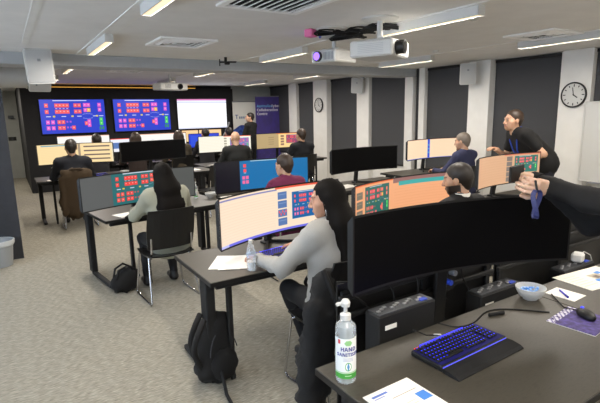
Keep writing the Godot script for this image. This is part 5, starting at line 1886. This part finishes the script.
func lanyard(o: Node3D, s: Dictionary, c: Color) -> void:
	var m := Mb.new()
	var L: Basis = s.L
	var n: Vector3 = s.neck
	m.tube([n + L * Vector3(-0.05, 0.03, 0.075), n + L * Vector3(-0.088, 0.02, 0.0), n + L * Vector3(-0.1, -0.05, -0.1), n + L * Vector3(-0.06, -0.16, -0.165), n + L * Vector3(-0.02, -0.29, -0.185), n + L * Vector3(0.02, -0.29, -0.185), n + L * Vector3(0.06, -0.16, -0.165), n + L * Vector3(0.1, -0.05, -0.1), n + L * Vector3(0.088, 0.02, 0.0), n + L * Vector3(0.05, 0.03, 0.075)], 0.011, 6)
	part(m, "lanyard", flat(int(c.r * 255), int(c.g * 255), int(c.b * 255), 0.6), o)
	part(bx(n + L * Vector3(0, -0.34, -0.19), Vector3(0.06, 0.09, 0.006), 0.002), "badge", M.paper, o)


func people() -> void:
	var dark := cloth(Color8(20, 20, 23), 0.05)
	var jeans := cloth(Color8(44, 46, 58), 0.15)
	# the woman with long black hair, looking to her left at the monitor
	var a := {"label": "woman with long black hair in a grey jumper at the second desk", "at": Vector3(1.66, 0, -2.3), "turn": 0.12, "lean": 0.02, "head": [0.75, 0.12], "hands": [Vector3(-0.3, 0.79, -0.36), Vector3(0.1, 0.79, -0.42)], "knees": [Vector3(-0.02, 0.5, -0.42), Vector3(0.2, 0.5, -0.41)], "ankles": [Vector3(0.02, 0.1, -0.24), Vector3(0.22, 0.1, -0.3)],
		"top": cloth(Color8(168, 167, 163), 0.3), "top_name": "jumper", "legs": dark, "skin": Color(0.42, 0.23, 0.15), "hair": M.hair_black, "style": "long", "hair_length": 0.56, "hair_width": 0.105, "fine": 0.015, "head_cell": 0.0045, "hand_cell": 0.0045, "loose": 0.16, "fold": 0.022, "wide": 0.92, "size": 0.99}
	var oa := person(a)
	var er := Mb.new()
	er.tube([a.hc + a.HB * Vector3(-0.08, -0.04, 0.0), a.hc + a.HB * Vector3(-0.084, -0.06, -0.004), a.hc + a.HB * Vector3(-0.082, -0.085, 0.0)], 0.005, 6)
	part(er, "earring", M.chrome, oa)
	# the woman in pale green
	person({"label": "woman with long dark hair in a pale green jumper, seen from behind", "at": Vector3(1.25, 0, -4.38), "turn": 0.06, "lean": 0.14, "head": [0.1, 0.2], "hands": [Vector3(-0.2, 0.79, -0.42), Vector3(0.2, 0.79, -0.42)],
		"top": cloth(Color8(164, 165, 148), 0.3), "top_name": "jumper", "legs": dark, "skin": Color(0.5, 0.3, 0.2), "hair": M.hair_black, "style": "long", "hair_length": 0.42, "hair_width": 0.1, "size": 0.95, "loose": 0.2, "fold": 0.02})
	# the man at the left with the coat on his chair
	person({"label": "man in a dark navy jacket at the cream monitor on the left", "at": Vector3(0.88, 0, -8.15), "turn": 0.0, "lean": 0.08, "head": [0.0, 0.1], "top": cloth(Color8(28, 31, 40), 0.08), "top_name": "jacket", "legs": dark, "hair": M.hair_dark, "collar": true, "fine": 0.026, "size": 1.08, "wide": 1.12, "hand_cell": 0.008, "head_cell": 0.008})
	person({"label": "man in a maroon shirt with short brown hair before the blue screen", "at": Vector3(2.47, 0, -4.2), "turn": 0.1, "lean": 0.06, "head": [0.15, 0.1], "top": cloth(Color8(112, 34, 74), 0.2), "legs": dark, "hair": M.hair_brown, "collar": true, "size": 0.97})
	person({"label": "bald man in a dark grey jumper at the white monitor", "at": Vector3(3.74, 0, -8.2), "turn": -0.1, "lean": 0.1, "head": [0.0, 0.1], "top": cloth(Color8(32, 34, 34), 0.08), "top_name": "jumper", "legs": dark, "hair": M.hair_dark, "style": "bald", "skin": Color(0.55, 0.33, 0.22), "fine": 0.026, "size": 1.1, "wide": 1.1, "hand_cell": 0.008, "head_cell": 0.008})
	person({"label": "man in a navy jacket with short brown hair before the tan monitor", "at": Vector3(5.12, 0, -8.05), "turn": 0.0, "lean": 0.05, "head": [0.1, 0.05], "top": cloth(Color8(18, 20, 28), 0.05), "top_name": "jacket", "legs": dark, "hair": M.hair_brown, "collar": true, "fine": 0.026, "size": 1.1, "wide": 1.1, "hand_cell": 0.008, "head_cell": 0.008})
	person({"label": "bearded man in a black suit behind the big black monitor", "at": Vector3(2.9, 0, -2.3), "turn": 0.0, "lean": 0.06, "head": [0.5, 0.15], "top": cloth(Color8(15, 15, 18), 0.05), "top_name": "jacket", "legs": dark, "hair": M.hair_dark, "beard": true, "skin": Color(0.45, 0.26, 0.17), "collar": true, "white_collar": true, "size": 1.0})
	person({"label": "grey-haired man in a blue shirt beside the white pillar", "at": Vector3(5.93, 0, -4.68), "turn": 0.1, "lean": 0.08, "head": [0.25, 0.15], "top": cloth(Color8(58, 62, 96), 0.2), "legs": dark, "hair": M.hair_grey, "size": 1.06, "wide": 1.1})
	# the man leaning over the desk
	var le := {"label": "man in a black t-shirt with a blue lanyard leaning over a desk", "at": Vector3(5.97, 0, -3.46), "turn": 1.0, "pose": "stand", "lean": 0.78, "head": [0.15, -0.02], "poles": [Vector3(-0.6, -0.3, 1.0), Vector3(0.6, -0.6, 0.8)], "hands": [Vector3(-0.2, 1.06, -0.42), Vector3(0.08, 1.2, -0.62)],
		"top": cloth(Color8(14, 14, 15), 0.05), "legs": jeans, "skin": Color(0.55, 0.32, 0.21), "hair": M.hair_brown, "sleeve": "short", "loose": 0.16, "head_cell": 0.005, "hand_cell": 0.0055, "size": 1.1, "wide": 1.05}
	var ol := person(le)
	lanyard(ol, le, Color8(40, 70, 170))
	# the presenter at the front
	person({"label": "presenter in black standing between the banners at the front", "at": Vector3(5.62, 0, -11.35), "turn": 0.5, "pose": "stand", "lean": 0.03, "head": [0.7, 0.0], "hands": [Vector3(-0.12, 1.05, -0.3), Vector3(0.1, 1.0, -0.3)], "top": cloth(Color8(17, 17, 17), 0.05), "legs": dark, "hair": M.hair_dark, "size": 1.02, "fine": 0.026, "hand_cell": 0.008, "head_cell": 0.008})
	# heads along the front row
	var fr := [[1.52, -9.8, M.hair_dark, "short", Color8(50, 50, 56), "dark-haired person in the front row before the white monitor under the left screen"], [2.25, -9.8, M.hair_brown, "long", Color8(60, 48, 44), "brown-haired person partly hidden by the left end of the black monitor"], [3.12, -9.75, M.hair_brown, "long", Color8(78, 70, 56), "long-haired person in brown at the right end of the black monitor"], [4.05, -10.6, M.hair_dark, "short", Color8(40, 40, 46), "dark-haired person in the front row below the white wall screen"], [4.65, -10.6, M.hair_dark, "short", Color8(36, 36, 40), "dark-haired person in the front row behind the bald man"]]
	for q in fr:
		person({"label": q[5], "at": Vector3(q[0], 0, q[1]), "turn": 0.0, "lean": 0.06, "top": cloth(q[4], 0.1), "legs": dark, "hair": q[2], "style": q[3], "hair_length": 0.32, "fine": 0.03, "hand_cell": 0.01, "head_cell": 0.009, "size": 1.1, "group": "people along the front row"})
	phone_holder(dark)


func phone_holder(dark: Material) -> void:
	var s := {"label": "person in black reaching in from the right edge with a phone", "at": Vector3(2.22, 0, -0.58), "turn": 0.35, "pose": "stand", "lean": 0.45, "head": [0.0, 0.1], "hands": [Vector3.ZERO, Vector3.ZERO], "top": cloth(Color8(13, 13, 14), 0.04), "legs": dark, "skin": Color(0.62, 0.4, 0.29), "hair": M.hair_brown, "fine": 0.016, "hand_cell": 0.004, "loose": 0.1, "curl": 0.75, "fold": 0.008}
	var T := Transform3D(Basis(Vector3.UP, s.turn), s.at).affine_inverse()
	s.hands = [T * Vector3(2.07, 1.4, -1.26), T * Vector3(2.05, 1.375, -1.16)]
	s.fingers = [T.basis * Vector3(-0.96, 0.1, -0.15), T.basis * Vector3(-0.98, 0.12, -0.1)]
	s.palms = [T.basis * Vector3(0.1, -0.2, 1.0), T.basis * Vector3(-0.1, 0.3, -1.0)]
	s.poles = [Vector3(0.1, -1.0, 0.1), Vector3(0.3, -1.0, 0.0)]
	var o := person(s)
	var p := thing("phone", "black phone held sideways above the big black monitor", "phone", Vector3(1.92, 1.442, -1.235), 0.2)
	part(bx(Vector3(0, 0, 0), Vector3(0.15, 0.075, 0.009), 0.004), "case", M.black_plastic, p)
	part(bx(Vector3(0, 0, 0.005), Vector3(0.14, 0.066, 0.001)), "glass", M.screen_off, p)
	var w := thing("wrist_strap", "blue patterned strap hanging from the hand with the phone", "strap", Vector3(1.93, 1.375, -1.14), 0.3)
	var m := Mb.new()
	for q in [[0.0, 0.0]]:
		var pts := []
		for i in 17:
			var a := TAU * (i / 16.0) * 0.94 + 0.2
			pts.append(Vector3(sin(a) * 0.024, -0.06 + cos(a) * 0.062, 0.01 * sin(a * 2.0)))
		for i in 16:
			m.beam(pts[i], pts[i + 1], 0.004, 0.02)
	part(m, "band", grained([Color8(10, 12, 44), Color8(54, 60, 112), Color8(9, 10, 38)], 0.12, Vector3.ONE * 9.0, 0.6, 0.0, 22), w)
	var n := Mb.new()
	n.beam(Vector3(0.0, 0.0, 0), Vector3(0.0, 0.045, -0.01), 0.012, 0.008, 0.002)
	part(n, "clip", M.black_plastic, w)
